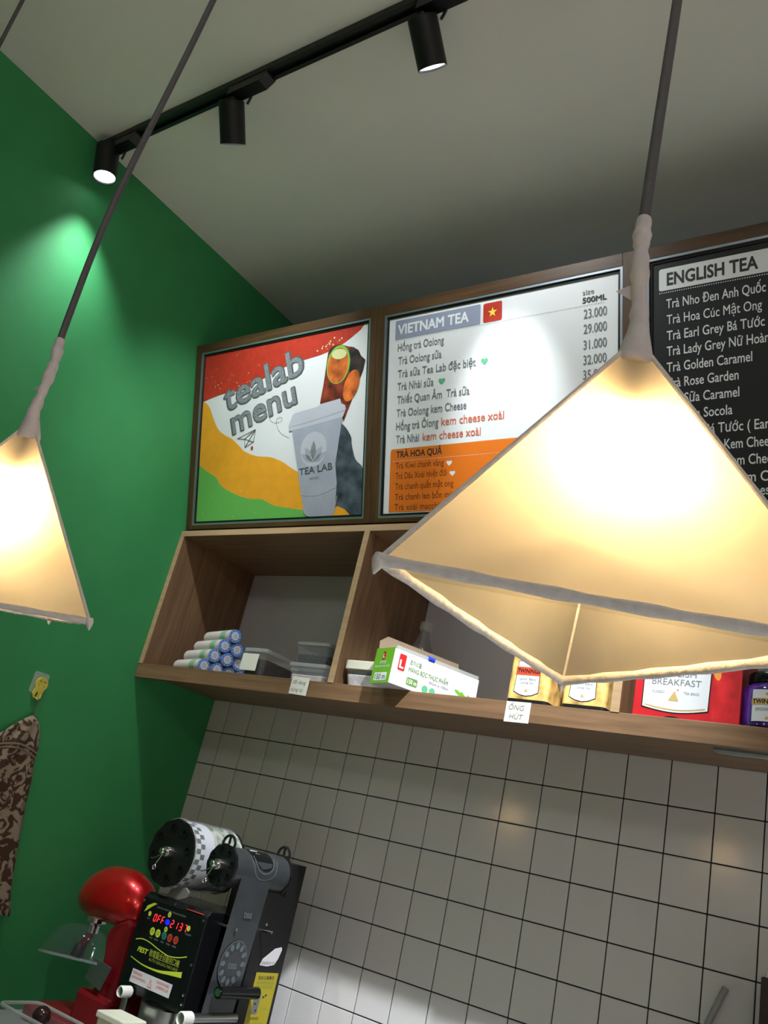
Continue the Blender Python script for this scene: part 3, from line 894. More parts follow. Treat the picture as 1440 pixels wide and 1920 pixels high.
for a in (.104, .126): mb.flat(ell(a, .014, .009, .009, 18), E2, .0003)
mb.build('round_mark', 'pheart', sd, fix=False)
mb = MB()
for a, b, r in ((.200, .012, .010), (.214, .016, .009), (.190, .008, .007)): mb.flat(ell(a, b, r, r, 14), E2, .0004)
mb.build('tomato_picture', 'cred', sd, fix=False)
mb = MB()
for a, b, an in ((.228, .020, .5), (.238, .024, .2), (.222, .030, .9), (.205, .034, 1.2)): mb.flat(ell(a, b, .004, .014, 14, an), E2, .0005)
mb.build('leaf_picture', 'cgreen', sd, fix=False)
fp = MB().add([(0.001, 0.004, bh), (0.001, bl - .004, bh), (-0.012, bl - .004, bh + .040), (-0.012, 0.030, bh + .040), (-0.006, 0.006, bh + .022)], [(0, 1, 2, 3, 4)]).build('lid_flap', 'cardboard', ct, fix=False)
so = fp.modifiers.new('solid', 'SOLIDIFY'); so.thickness = 0.0018
MB().box(bw - .004, bw, .004, bl - .004, bh - .002, bh + .006).build('tear_edge', 'clearlid', ct)
MB().cyl((bw - .002, .098, bh + .003), (bw - .002, .116, bh + .003), .006, n=12).build('blue_tab', 'cblue', ct, smooth=True)

# clear bottle behind the carton
t = thing('plastic_bottle', 'clear plastic bottle with pale cap behind the cling wrap carton', 'bottle', (.823, -.105, Z0))
MB().lathe((.823, -.105, Z0), (0, 0, 1), [(.030, 0), (.034, .004), (.034, .120), (.033, .135), (.028, .165), (.016, .195), (.0135, .205), (.0135, .216)], 28, cap=False).build('bottle_body', 'clearbottle', t, smooth=True)
MB().lathe((.823, -.105, Z0), (0, 0, 1), [(.0165, .214), (.0168, .216), (.0168, .234), (.0155, .237), (0, .237)], 24, cap=False).build('cap', 'clearlid', t, smooth=True)

# yellow tea tins
M['tinpat'] = mat('tin_cream_print', (0.62, 0.38, 0.12), 0.4, noise=0.55, nscale=42)
M['tinblack'] = mat('tin_black', (0.012, 0.011, 0.010), 0.3)
M['tinlabel'] = mat('tin_label', (0.62, 0.64, 0.66), 0.4)
M['tinred'] = mat('tin_red_band', (0.52, 0.07, 0.03), 0.4)
M['gold'] = mat('gold_print', (0.48, 0.34, 0.12), 0.4)
def tin(label, x, y):
    w_, d_, h_ = .096, .085, .122
    t = thing('tea_tin', label, 'tea tin', (x + w_ / 2, y + d_ / 2, Z0), 'yellow tea tins on the shelf')
    P = rrect(x, x + w_, y, y + d_, .010, 5)
    up = lambda a, b, d: (a, b, d)
    MB().prism(P, up, Z0 + .010, Z0 + h_ - .010).build('tin_body', 'tinpat', t, smooth=True)
    MB().prism(P, up, Z0, Z0 + .010).build('black_base', 'tinblack', t, smooth=True)
    MB().prism(rrect(x - .001, x + w_ + .001, y - .001, y + d_ + .001, .010, 5), up, Z0 + h_ - .010, Z0 + h_ + .006).build('black_lid', 'tinblack', t, smooth=True)
    F = lambda a, b, d: (x + a, y - d, Z0 + b)
    sh_ = [(.020, .092), (.030, .092), (.034, .100), (.056, .100), (.060, .092), (.070, .092), (.073, .026), (.060, .020), (.045, .0175), (.030, .020), (.017, .026)]
    MB().flat([((a - .045) * 1.05 + .045, (b - .058) * 1.04 + .058) for a, b in sh_], F, .0003).build('label_outline', 'tinblack', t, fix=False)
    lb = MB().flat(sh_, F, .0006).build('paper_label', 'tinlabel', t, fix=False)
    MB().flat([(.016, .062), (.074, .062), (.074, .080), (.016, .080)], F, .0009).build('red_band', 'tinred', lb, fix=False)
    text('TWININGS', 'tinblack', lb, .019, .067, .052, .0085, F, .0012, bold=0.02)
    text('Lemon Blend', 'ptext', lb, .026, .051, .038, .006, F, .0009)
    text('LOOSE TEA', 'ptext', lb, .030, .043, .030, .004, F, .0009)
    MB().flat([(.041, .026), (.049, .026), (.045, .034)], F, .0009).build('gold_triangle', 'gold', lb, fix=False)
    MB().flat(ell(.045, .091, .004, .004, 14), F, .0009).build('gold_seal', 'gold', lb, fix=False)
    return t
tin('yellow tea tin with black base above the ONG HUT note', 1.2115, -.325)
tin('yellow tea tin with black base beside the second divider', 1.3385, -.325)

# red tea carton
M['redbox'] = mat('red_carton', (0.50, 0.018, 0.022), 0.35, noise=0.45, nscale=26)
M['redplain'] = mat('red_plain', (0.46, 0.014, 0.020), 0.35, noise=0.1, nscale=20)
M['orangeprint'] = mat('orange_print', (0.78, 0.28, 0.04), 0.4)
t = thing('tea_carton', 'red tea carton with white label reading ENGLISH BREAKFAST', 'box', (1.59, -.26, Z0))
MB().box(1.489, 1.690, -.322, -.205, Z0, Z0 + .150).build('carton_body', 'redplain', t, bevel=0.002)
F = lambda a, b, d: (1.489 + a, -.322 - d, Z0 + b)
MB().flat([(.150, .002), (.199, .002), (.199, .148), (.150, .148)], F, .0002).build('leaf_print', 'redbox', t, fix=False)
def lblshape(g=0.0):
    return [(.018 - g, .146 + g), (.146 + g, .146 + g), (.143 + g, .022 - g)] + [(.143 - .124 * k / 10 + (g if k < 2 else -g if k > 8 else 0), .022 - g - .008 * math.sin(math.pi * k / 10)) for k in range(1, 11)]
MB().flat(lblshape(.0022), F, .0003).build('label_outline', 'tinblack', t, fix=False)
lb = MB().flat(lblshape(0), F, .0006).build('paper_label', 'tinlabel', t, fix=False)
text('ENGLISH', 'ptext', lb, .042, .0840, .076, .0125, F, .0009)
text('BREAKFAST', 'ptext', lb, .034, .0665, .094, .0125, F, .0009)
text('CLASSIC', 'pgrey', lb, .036, .050, .024, .005, F, .0009)
text('TEA BAGS', 'pgrey', lb, .096, .050, .030, .005, F, .0009)
MB().flat([(.068, .036), (.088, .036), (.079, .056)], F, .0009).build('gold_triangle', 'gold', lb, fix=False)
MB().flat(ell(.085, .058, .002, .002, 10), F, .0009).build('gold_seal', 'gold', lb, fix=False)
mb = MB()
for q in ribbon([(.024 + .0115 * k, .0255 - .007 * math.sin(math.pi * k / 10)) for k in range(11)], .0012): mb.flat(q, F, .0009)
mb.build('gold_rule', 'gold', lb, fix=False)
mb = MB()
for a, b, rx, ry, an in ((.156, .098, .007, .016, .2), (.163, .106, .005, .010, -.6), (.170, .130, .006, .012, .8), (.182, .120, .005, .010, .4)): mb.flat(ell(a, b, rx, ry, 16, an), F, .0005)
mb.build('orange_flower_print', 'orangeprint', t, fix=False)
MB().flat([(.055 + .045 * k / 10, .0005 + .006 * math.sin(math.pi * k / 10)) for k in range(11)], F, .0005).build('thumb_slot', 'tinblack', t, fix=False)

# purple tea jar
M['purple'] = mat('purple_jar', (0.055, 0.018, 0.20), 0.12, noise=0.7, nscale=40, coat=0.6)
jx, jy = 1.742, -.285
t = thing('tea_jar', 'purple glass tea jar with black lid right of the red carton', 'jar', (jx, jy, Z0))
MB().lathe((jx, jy, Z0), (0, 0, 1), [(.050, 0), (.0555, .004), (.0565, .010), (.0565, .066), (.054, .076), (.046, .084), (.043, .087)], 40).build('jar_body', 'purple', t, smooth=True)
MB().lathe((jx, jy, Z0), (0, 0, 1), [(.047, .085), (.048, .087), (.048, .102), (.046, .105), (0, .105)], 40, cap=False).build('lid', 'blackgloss', t, smooth=True)
def curved(a, b, d): # label wrapped on the jar, a = arc length
    th_ = -math.pi / 2 + a / .0565 + .10
    return (jx + (.0567 + d) * math.cos(th_), jy + (.0567 + d) * math.sin(th_), Z0 + b)
def cgrid(a0, a1, b0, b1, d, name, m, par):
    n = 12
    v = [curved(a0 + (a1 - a0) * k / n, b, d) for b in (b0, b1) for k in range(n + 1)]
    return MB().add(v, [(k, k + 1, n + 2 + k, n + 1 + k) for k in range(n)]).build(name, m, par, smooth=True, fix=False)
lb = cgrid(-.036, .020, .010, .068, .0003, 'paper_label', 'tinlabel', t)
cgrid(-.037, .021, .040, .052, .0007, 'gold_band', 'gold', lb)
text('TWININGS', 'tinblack', lb, -.034, .0425, .052, .0075, curved, .0010, bold=0.02)
text('BREAKFAST', 'pgrey', lb, -.028, .029, .042, .0055, curved, .0007)
MB().flat([(-.011, .014), (-.004, .014), (-.0075, .020)], curved, .0007).build('gold_triangle', 'gold', lb, fix=False)
MB().flat(ell(-.008, .060, .003, .003, 12), curved, .0007).build('gold_seal', 'gold', lb, fix=False)

# handwritten notes on the shelf edge
def note(label, x0, x1, z0, z1, lines, skew=0.0):
    t = thing('paper_note', label, 'note', ((x0 + x1) / 2, YS - .002, z0))
    F = lambda a, b, d: (a, YS - .0017 - d, b)
    MB().prism([(x0, z0), (x1, z0 + skew), (x1, z1 + skew), (x0, z1)], F, 0.0, .0004).build('paper', 'paper', t)
    for tx, a, b, wd, cp in lines:
        text(tx, 'pencil', t, a, b, wd, cp, F, .0007, shear=0.15)
    return t
note('small cream note with pencil writing under the clear tubs', .612, .670, ZO + .083, ZO + .128, [('đồ dùng', .617, ZO + .109, .044, .009), ('dụng cụ', .616, ZO + .090, .040, .009)], -.002)
note('cream note reading ONG HUT stuck under the yellow tin', 1.224, 1.281, ZO + .077, ZO + .1205, [('ỐNG', 1.231, ZO + .103, .036, .0105), ('HÚT', 1.235, ZO + .084, .032, .0105)], .001)

# metal strip light under the shelf
t = thing('under_shelf_strip', 'slim grey metal light strip under the shelf at the right edge', 'light strip', (1.95, -.222, ZO + .09))
MB().box(1.625, 2.30, -.236, -.208, ZO + .089, ZO + .0984).build('profile', 'alu', t, bevel=0.001)
MB().box(1.628, 2.297, -.231, -.213, ZO + .0875, ZO + .089).build('diffuser', 'clearlid', t)

# ------------------------------------------------------------------ back counter (below the frame)
ZK = 0.80
M['worktop'] = mat('pale_worktop', (0.30, 0.30, 0.29), 0.3)
t = thing('back_counter', 'grey-topped back counter standing under the tiled wall', 'counter', (1.4, -.35, 0))
MB().box(0.002, 2.9, -.66, -.002, ZK - .04, ZK).build('worktop', 'worktop', t, bevel=0.002)
for k in range(4):
    MB().box(0.004 + .72 * k, .72 + .72 * k, -.63, -.62, .10, ZK - .045).build('cabinet_door', 'wood_v', t, bevel=0.002)
MB().box(0.002, 2.9, -.60, -.01, 0.0, ZK - .04).build('carcass', 'wood_h', t)

# ------------------------------------------------------------------ cup sealing machine
M['lime'] = mat('lime_print', (0.60, 0.72, 0.055), 0.4)
M['limed'] = mat('olive_print', (0.33, 0.38, 0.05), 0.4)
M['ledred'] = mat('red_led', (1.0, 0.02, 0.03), 0.4, emit=2.2)
M['ledblue'] = mat('blue_led', (0.005, 0.01, 1.0), 0.4, emit=1.3)
M['btnred'] = mat('red_button', (0.52, 0.05, 0.035), 0.4)
M['btnteal'] = mat('teal_button', (0.01, 0.22, 0.19), 0.4)
M['filmgrey'] = mat('sealing_film', (0.040, 0.043, 0.047), 0.28, noise=0.15, nscale=20)
M['filmprint'] = mat('film_print', (0.115, 0.14, 0.15), 0.4)
M['filmprint2'] = mat('film_print_dark', (0.035, 0.042, 0.045), 0.4)
M['sticker'] = mat('white_sticker', (0.70, 0.68, 0.70), 0.5)
M['stickred'] = mat('sticker_red', (0.72, 0.22, 0.17), 0.5)
M['yellow'] = mat('yellow_sticker', (0.44, 0.36, 0.018), 0.5)
M['machgrey'] = mat('machine_grey', (0.16, 0.165, 0.16), 0.45)

sm_ = thing('cup_sealing_machine', 'black cup sealing machine with red digital display and two film rolls', 'sealing machine', (.49, -.25, ZK))
mx0, mx1, my0, my1 = .382, .600, -.400, -.230
hz0, hz1 = ZO - .650, ZO - .440
hd = MB()
hd.prism([(my0, hz0), (my0, hz1 - .012), (my0 + .014, hz1), (my1, hz1), (my1, hz0)], lambda a, b, d: (d, a, b), mx0, mx1)
hd = hd.build('head_housing', 'blackgloss', sm_, bevel=0.002)
MB().box(.38, .66, -.40, -.10, ZK, ZK + .05).build('base_plate', 'black', sm_, bevel=0.004)
MB().box(.40, .60, -.228, -.130, ZK + .05, hz1 - .01).build('rear_column', 'black', sm_, bevel=0.002)
tw = MB().box(.520, .632, -.258, -.128, ZK + .05, ZO - .306).build('tower', 'black', sm_, bevel=0.0015)
for x in (.40, .585): MB().cyl((x, -.38, ZK + .05), (x, -.38, hz0), .010, n=16).build('guide_post', 'steel', sm_, smooth=True)
# control panel prints: fp maps the panel face
PF = lambda a, b, d: (a, my0 - .0006 - d, ZO + b)
cp = MB().box(.392, .580, my0 - .0006, my0 - .0001, ZO - .636, ZO - .456).build('control_panel', 'blackgloss', sm_)
def pan(poly, m, name, lay=1): return MB().flat(poly, PF, .0002 * lay).build(name, m, cp, fix=False)
pan([(.3965, -.4835), (.402, -.469), (.422, -.4585), (.434, -.4585), (.418, -.468), (.405, -.478)], 'lime', 'lime_corner_print')
text('DIGITAL CONTROL SEALING SYSTEM', 'pgrey', cp, .436, -.4665, .100, .0036, PF, .0003)
def led(txt, a, w_):
    seg = {'0': 'abcdef', 'F': 'aefg', '2': 'abged', '1': 'bc', '3': 'abgcd', '7': 'abc'}
    x = a
    H_, W_, sl = .0150, .0072, .0022
    for ch in txt:
        mb = MB()
        P_ = {'a': ((0, 2), (1, 2)), 'b': ((1, 2), (1, 1)), 'c': ((1, 1), (1, 0)), 'd': ((0, 0), (1, 0)), 'e': ((0, 1), (0, 0)), 'f': ((0, 2), (0, 1)), 'g': ((0, 1), (1, 1))}
        for s_ in seg[ch]:
            (x0, y0), (x1, y1) = P_[s_]
            g = lambda X, Y: (x + X * W_ + Y * sl / 2, -.4955 + Y * H_ / 2)
            p, q = g(x0, y0), g(x1, y1)
            dx, dy = q[0] - p[0], q[1] - p[1]
            l = math.hypot(dx, dy)
            p = (p[0] + dx / l * .0009, p[1] + dy / l * .0009)
            q = (q[0] - dx / l * .0009, q[1] - dy / l * .0009)
            for qd in ribbon([p, q], .00095): mb.flat(qd, PF, .0004)
        mb.build('display_digit', 'ledred', cp, fix=False)
        x += w_
led('0FF', .4345, .0135)
led('2137', .4945, .0150)
pan(ell(.483, -.488, .0075, .0062, 20), 'ledblue', 'blue_indicator', 2)
for a, b, r, m in ((.418, -.4835, .0052, 'lime'), (.483, -.4715, .0056, 'lime'), (.4845, -.5030, .0054, 'lime'), (.5545, -.4850, .0056, 'lime'),
                   (.443, -.5165, .0082, 'lime'), (.463, -.5165, .0082, 'lime'), (.4845, -.5165, .0082, 'btnteal'), (.5045, -.5165, .0082, 'btnred'), (.525, -.5165, .0082, 'btnred')):
    o = pan(ell(a, b, r, r * 1.06, 20), m, 'panel_button', 2)
    if m == 'lime' and r < .006 and .47 < a < .49:
        k = 1 if b > -.48 else -1
        MB().flat([(a - .0024, b - .0018 * k), (a + .0024, b - .0018 * k), (a, b + .0024 * k)], PF, .0007).build('arrow_mark', 'pink', o, fix=False)
    elif r > .006:
        mb = MB()
        for q in (-.0022, .0022): mb.flat([(a - .0042, b + q - .0011), (a + .0042, b + q - .0011), (a + .0042, b + q + .0011), (a - .0042, b + q + .0011)], PF, .0007)
        mb.build('button_print', 'limed' if m == 'lime' else 'pbrown', o, fix=False)
for tx, a, w_ in (('AUTO', .438, .011), ('MANUAL', .456, .014), ('START', .478, .012), ('PAUSE', .498, .013), ('POWER', .518, .014)):
    text(tx, 'pgrey', cp, a, -.5320, w_, .0036, PF, .0003)
text('SET', 'pgrey', cp, .413, -.4955, .010, .0034, PF, .0003)
text('COUNTER', 'pgrey', cp, .548, -.4990, .020, .0034, PF, .0003)
mb = MB()
cv = smooth2([(.396, -.5440), (.412, -.5395), (.429, -.5385), (.450, -.5410), (.474, -.5460), (.497, -.5500), (.518, -.5520), (.546, -.5480), (.573, -.5400)], 5)
for q in ribbon(cv, .0011): mb.flat(q, PF, .0003)
mb.build('lime_curve', 'lime', cp, fix=False)
cv = smooth2([(.3965, -.5810), (.441, -.5880), (.493, -.5885), (.535, -.5830), (.572, -.5775)], 6)
mb = MB()
for q in ribbon(cv, [.0010 + .0052 * (k / (len(cv) - 1)) ** 2 for k in range(len(cv))]): mb.flat(q, PF, .0003)
mb.build('lime_swoosh', 'lime', cp, fix=False)
text('FEST', 'lime', cp, .412, -.5655, .036, .0098, PF, .0003, bold=0.03, shear=0.2)
text('微電腦全自動封口機', 'limed', cp, .453, -.5655, .103, .0112, PF, .0003, bold=0.006)
text('AUTO SEALING MACHINE', 'limed', cp, .457, -.5755, .099, .0062, PF, .0003)
st = pan([(.415, -.6295), (.5525, -.6295), (.554, -.6015), (.416, -.6015)], 'sticker', 'warning_sticker', 3)
MB().flat([(.477, -.6255), (.491, -.6255), (.484, -.6075)], PF, .0009).build('warning_triangle', 'stickred', st, fix=False)
MB().flat([(.4800, -.6240), (.4880, -.6240), (.484, -.6125)], PF, .0011).build('triangle_inside', 'sticker', st, fix=False)
for tx, a, b, w_ in (('高溫危險請勿', .420, -.6110, .033), ('操作中請勿將手伸入', .420, -.6200, .050), ('清潔保養時請務', .503, -.6110, .042), ('必關閉電源以策', .505, -.6200, .040)):
    text(tx, 'stickred', st, a, b, w_, .0045, PF, .0009)
for a, b in ((.387, -.460), (.492, -.4475), (.592, -.4605), (.592, -.552), (.593, -.612), (.595, -.630)):
    MB().lathe((a, my0, ZO + b), (0, -1, 0), [(.0032, 0), (.0030, .0015), (.0, .0022)], 12, cap=False).build('screw', 'chrome', sm_, smooth=True)
MB().box(.530, .585, my0 - .0008, my0 + .01, ZO - .4495, ZO - .4480).build('red_edge_tape', 'btnred', sm_)
# guide rollers poking out of the front
for x, z, r in ((.430, -.648, .0125), (.634, -.647, .0145)):
    ro = MB().cyl((x, -.43, ZO + z), (x, -.26, ZO + z), r * .72, n=20).build('guide_roller', 'steel', sm_, smooth=True)
    MB().lathe((x, -.425, ZO + z), (0, -1, 0), [(r, -.020), (r, .006), (r * .82, .009), (r * .78, .007), (r * .74, .002)], 24, cap=False).build('white_cap', 'whitepl', ro, smooth=True)
MB().cyl((.600, -.345, ZO - .463), (.648, -.345, ZO - .463), .0035, n=12).build('tie_rod', 'chrome', sm_, smooth=True)
MB().cyl((.632, -.245, ZO - .462), (.668, -.245, ZO - .458), .0035, n=12).build('tie_rod', 'chrome', sm_, smooth=True)
MB().cyl((.655, -.36, ZO - .590), (.655, -.23, ZO - .590), .013, n=20).build('film_guide_roller', 'blackgloss', sm_, smooth=True)
MB().cyl((.655, -.363, ZO - .590), (.655, -.360, ZO - .590), .008, n=16).build('roller_axle', 'chrome', sm_, smooth=True)
# film rolls
def roll(cx, cz, r, rf, ya, yb, body_m, ears):
    c = MB().cyl((cx, ya, cz), (cx, yb, cz), r, n=48).build('film_roll', body_m, sm_, smooth=True)
    for y, s_ in ((ya, -1), (yb, 1)):
        mb = MB()
        n = 48
        P = []
        for k in range(n):
            a = 2 * math.pi * k / n
            P.append((cx + rf * (1 + (.028 if k % 4 < 2 else 0)) * math.cos(a), cz + rf * (1 + (.028 if k % 4 < 2 else 0)) * math.sin(a)))
        mb.prism(P, lambda a, b, d: (a, d, b), y, y + s_ * .007)
        fl = mb.build('flange', 'blackpl', c, bevel=0.0008)
        if s_ < 0:
            mb = MB()
            for k in range(8):
                a = 2 * math.pi * (k + .3) / 8
                mb.lathe((cx + rf * .76 * math.cos(a), y - .0075, cz + rf * .76 * math.sin(a)), (0, -1, 0), [(rf * .13, 0), (rf * .13, .002), (rf * .085, .002), (rf * .085, 0)], 14, cap=False)
            mb.build('flange_boss', 'blackgloss', c, smooth=True)
        if ears:
            mb = MB()
            a0 = (cx + .004, y + s_ * .0035, cz + rf * 1.02)
            mb.tube([(a0[0] + .019 * math.cos(t_), a0[1], a0[2] + .019 * math.sin(t_)) for t_ in [math.pi * (-.1 + 1.2 * k / 14) for k in range(15)]], .0032, 8)
            mb.tube([(a0[0], a0[1], a0[2]), (a0[0], a0[1], a0[2] + .018)], .0030, 8)
            mb.build('flange_ear', 'blackpl', c, smooth=True)
    ax = MB().lathe((cx, ya - .007, cz), (0, -1, 0), [(.0125, 0), (.0125, .016), (.0115, .018), (.0075, .018), (.0075, .030), (.006, .032), (0, .032)], 20, cap=False).build('spindle_nut', 'chrome', sm_, smooth=True)
    mb = MB()
    y = ya - .030
    mb.tube([(cx, y, cz - .006), (cx - .022, y - .004, cz - .020), (cx - .032, y - .004, cz - .022)], .0013, 6)
    mb.tube([(cx, y, cz - .006), (cx - .012, y - .004, cz - .034)], .0013, 6)
    mb.tube([(cx - .012 + .005 * math.cos(t_), y - .004, cz - .039 + .005 * math.sin(t_)) for t_ in [2 * math.pi * k / 12 for k in range(13)]], .0012, 6)
    mb.build('spring_clip', 'chrome', ax, smooth=True)
    return c
def film_roll_mat():
    m, t, b = nt('roll_print')
    tc = t.nodes.new('ShaderNodeTexCoord')
    sep = t.nodes.new('ShaderNodeSeparateXYZ')
    t.links.new(tc.outputs['Object'], sep.inputs[0])
    n = t.nodes.new('ShaderNodeTexNoise'); n.inputs['Scale'].default_value = 26; n.inputs['Detail'].default_value = 3; n.inputs['Distortion'].default_value = 1.5
    t.links.new(tc.outputs['Object'], n.inputs['Vector'])
    r = t.nodes.new('ShaderNodeValToRGB')
    cr = r.color_ramp
    cr.elements[0].position = 0.40; cr.elements[0].color = (0.62, 0.64, 0.60, 1)
    cr.elements[1].position = 0.62; cr.elements[1].color = (0.10, 0.16, 0.05, 1)
    e = cr.elements.new(0.52); e.color = (0.48, 0.52, 0.40, 1)
    t.links.new(n.outputs['Fac'], r.inputs[0])
    t.links.new(r.outputs[0], b.inputs['Base Color'])
    b.inputs['Roughness'].default_value = 0.22
    b.inputs['Coat Weight'].default_value = 0.5
    bp = t.nodes.new('ShaderNodeBump'); bp.inputs['Strength'].default_value = 0.5; bp.inputs['Distance'].default_value = 0.004
    t.links.new(n.outputs['Fac'], bp.inputs['Height'])
    t.links.new(bp.outputs[0], b.inputs['Normal'])
    return m
M['rollprint'] = film_roll_mat()
c1x, c1z = .428, ZO - .343
c1 = roll(c1x, c1z, .076, .076, -.395, -.225, 'rollprint', False)
mb, mw = MB(), MB()
for rng, y0 in ((0, -.391), (1, -.377)):     # chequered border printed at the roll's end
    for k in range(40):
        a0, a1 = 2 * math.pi * k / 40, 2 * math.pi * (k + 1) / 40
        q = [(c1x + .0766 * math.cos(a), y, c1z + .0766 * math.sin(a)) for a, y in ((a0, y0), (a1, y0), (a1, y0 + .014), (a0, y0 + .014))]
        (mb if (k + rng) % 2 else mw).add(q, [(0, 1, 2, 3)])
mb.build('chequer_print', 'blackpl', c1)
mw.build('chequer_print', 'lwhite', c1)
MB().lathe((c1x, -.363, c1z), (0, 1, 0), [(.0766, 0), (.0766, .034)], 48, cap=False).build('white_band', 'lwhite', c1, smooth=True)
MB().lathe((c1x, -.404, c1z), (0, 1, 0), [(.0792, .004), (.0815, .010), (.079, .030), (.0812, .07), (.0795, .12), (.0808, .17)], 40, cap=False).build('clear_wrap', 'clearfilm', c1, smooth=True)
c2x, c2z = .606, ZO - .338
c2 = roll(c2x, c2z, .043, .046, -.400, -.205, 'filmgrey', True)
def cyl2(a, b, d):                            # prints on the second roll: a along its axis, b around it from the top
    t_ = math.pi / 2 - b / .043
    return (c2x + (.0434 + d) * math.cos(t_), -.40 + a, c2z + (.0434 + d) * math.sin(t_))
def cyl_poly(a0, a1, b0, b1, m, name, d=.0002):
    n = 10
    v = [cyl2(a, b0 + (b1 - b0) * k / n, d) for a in (a0, a1) for k in range(n + 1)]
    MB().add(v, [(k, k + 1, n + 2 + k, n + 1 + k) for k in range(n)]).build(name, m, c2, smooth=True, fix=False)
cyl_poly(.055, .130, .004, .042, 'blackpl', 'dark_logo_panel')
MB().flat(ell(.100, .042, .030, .020, 24), cyl2, .0003).build('dark_logo_panel', 'blackpl', c2, fix=False)
text('tea', 'lwhite', c2, .092, .012, -.026, -.010, cyl2, .0006, bold=0.02)
text('milk', 'pgrey', c2, .092, .022, -.016, -.004, cyl2, .0006)
mb = MB()
for q in ribbon(smooth2([(.062, .030), (.075, .058), (.100, .068), (.125, .058), (.136, .030)], 5), .0012): mb.flat(q, cyl2, .0004)
for q in ribbon(smooth2([(.052, .030), (.068, .070), (.100, .082), (.135, .070), (.146, .034)], 5), .0012): mb.flat(q, cyl2, .0004)
mb.build('swirl_print', 'filmprint', c2, fix=False)
# film running down from the second roll
fm = MB()
v = []
prof = [(.649, -.338), (.650, -.36), (.648, -.40), (.645, -.46), (.642, -.52), (.638, -.58), (.636, -.635), (.640, -.66)]
for x, z in prof: v += [(x - .004, -.372, ZO + z), (x - .004, -.268, ZO + z)]
fm.add(v, [(2 * k, 2 * k + 1, 2 * k + 3, 2 * k + 2) for k in range(len(prof) - 1)])
fo = fm.build('film_web', 'filmgrey', sm_, fix=False, smooth=True)
FX = lambda a, b, d: (.6372 + (b + .56) * .05 + d, a, ZO + b)
ecx, ecz = -.320, -.535
MB().flat(ell(ecx, ecz, .043, .049, 36), FX, .0010).build('round_film_logo', 'filmprint', fo, fix=False)
MB().flat(ell(ecx, ecz, .041, .047, 36), FX, .0014).build('round_film_logo', 'filmprint2', fo, fix=False)
mb = MB()
for k in range(12):
    a = 2 * math.pi * k / 12
    mb.flat(ell(ecx + .033 * math.cos(a), ecz + .038 * math.sin(a), .0078, .0058, 12, a), FX, .0018)
mb.build('petal_print', 'filmprint', fo, fix=False)
MB().flat(ell(ecx, ecz, .023, .027, 28), FX, .0018).build('round_film_logo', 'filmgrey', fo, fix=False)
text('tea', 'filmprint', fo, ecx - .014, ecz - .010, .028, .016, FX, .0022, bold=0.015)
text('tea', 'filmprint', fo, ecx - .012, ecz + .098, .028, .016, FX, .0022, bold=0.015)
# stickers on the tower side
TX = lambda a, b, d: (.6322 + d, a, ZO + b)
ys = MB().flat([(-.2215, -.700), (-.1395, -.700), (-.1395, -.5515), (-.2215, -.5515)], TX, .0003).build('yellow_sticker', 'yellow', tw, fix=False)
for tx, a, b, w_, cp_ in (('安全注意事項', -.210, -.566, .058, .006), ('使用前請詳閱說明書', -.212, -.576, .062, .005), ('確實接地並關閉電源', -.212, -.585, .062, .005), ('WARNING', -.205, -.652, .030, .006), ('110V 60Hz', -.178, -.632, .028, .005), ('請勿觸摸高溫部位', -.214, -.664, .060, .005), ('清潔時請拔除插頭', -.214, -.674, .060, .005)):
    text(tx, 'limed' if cp_ < .006 else 'pink', ys, a, b, w_, cp_, TX, .0006)
dg = MB().flat(rrect(-.208, -.186, -.640, -.596, .004), TX, .0006).build('diagram', 'machgrey', ys, fix=False)
mb = MB()
for a, b in ((-.195, -.606), (-.200, -.618), (-.193, -.632), (-.176, -.604), (-.168, -.600)): mb.flat([(a - .003, b - .002), (a + .003, b - .002), (a + .003, b + .002), (a - .003, b + .002)], TX, .0009)
mb.build('diagram_mark', 'pink', ys, fix=False)
ws = MB().flat([(-.218, -.536), (-.212, -.522), (-.175, -.498), (-.152, -.494), (-.148, -.500), (-.155, -.520), (-.165, -.534), (-.190, -.538)], TX, .0008).build('torn_white_sticker', 'sticker', tw, fix=False)
text('SEALER 05 119', 'pgrey', ws, -.212, -.5335, .046, .006, TX, .0012, bold=0.01)
MB().lathe((.632, -.228, ZO - .448), (1, 0, 0), [(.0035, 0), (.003, .0018), (0, .0024)], 12, cap=False).build('screw', 'chrome', tw, smooth=True)
# loose paper tucked above the housing
M['greypaper'] = mat('grey_card', (0.24, 0.24, 0.22), 0.7)
MB().prism([(.425, -.4395), (.470, -.4395), (.505, -.4250), (.480, -.4100), (.440, -.4130)], lambda a, b, d: (a, d, ZO + b), -.372, -.366).build('card_tag', 'greypaper', sm_)
# the cup held under the head
M['cuptint'] = clear_mat('cup_teal', (0.05, 0.16, 0.13), 0.75, 0.15)
cu = thing('held_cup', 'clear teal cup with a steel ring seated under the sealing head', 'cup', (.512, -.365, ZK + .0505))
MB().lathe((.512, -.365, ZK + .0505), (0, 0, 1), [(.030, 0), (.032, .002), (.045, .070), (.046, .072)], 32, cap=False).build('cup_body', 'cuptint', cu, smooth=True)
MB().lathe((.512, -.365, ZK + .0505), (0, 0, 1), [(.044, .060), (.052, .062), (.053, .078), (.053, .093), (.046, .095), (.044, .080)], 36, cap=False).build('steel_ring', 'steel', cu, smooth=True)

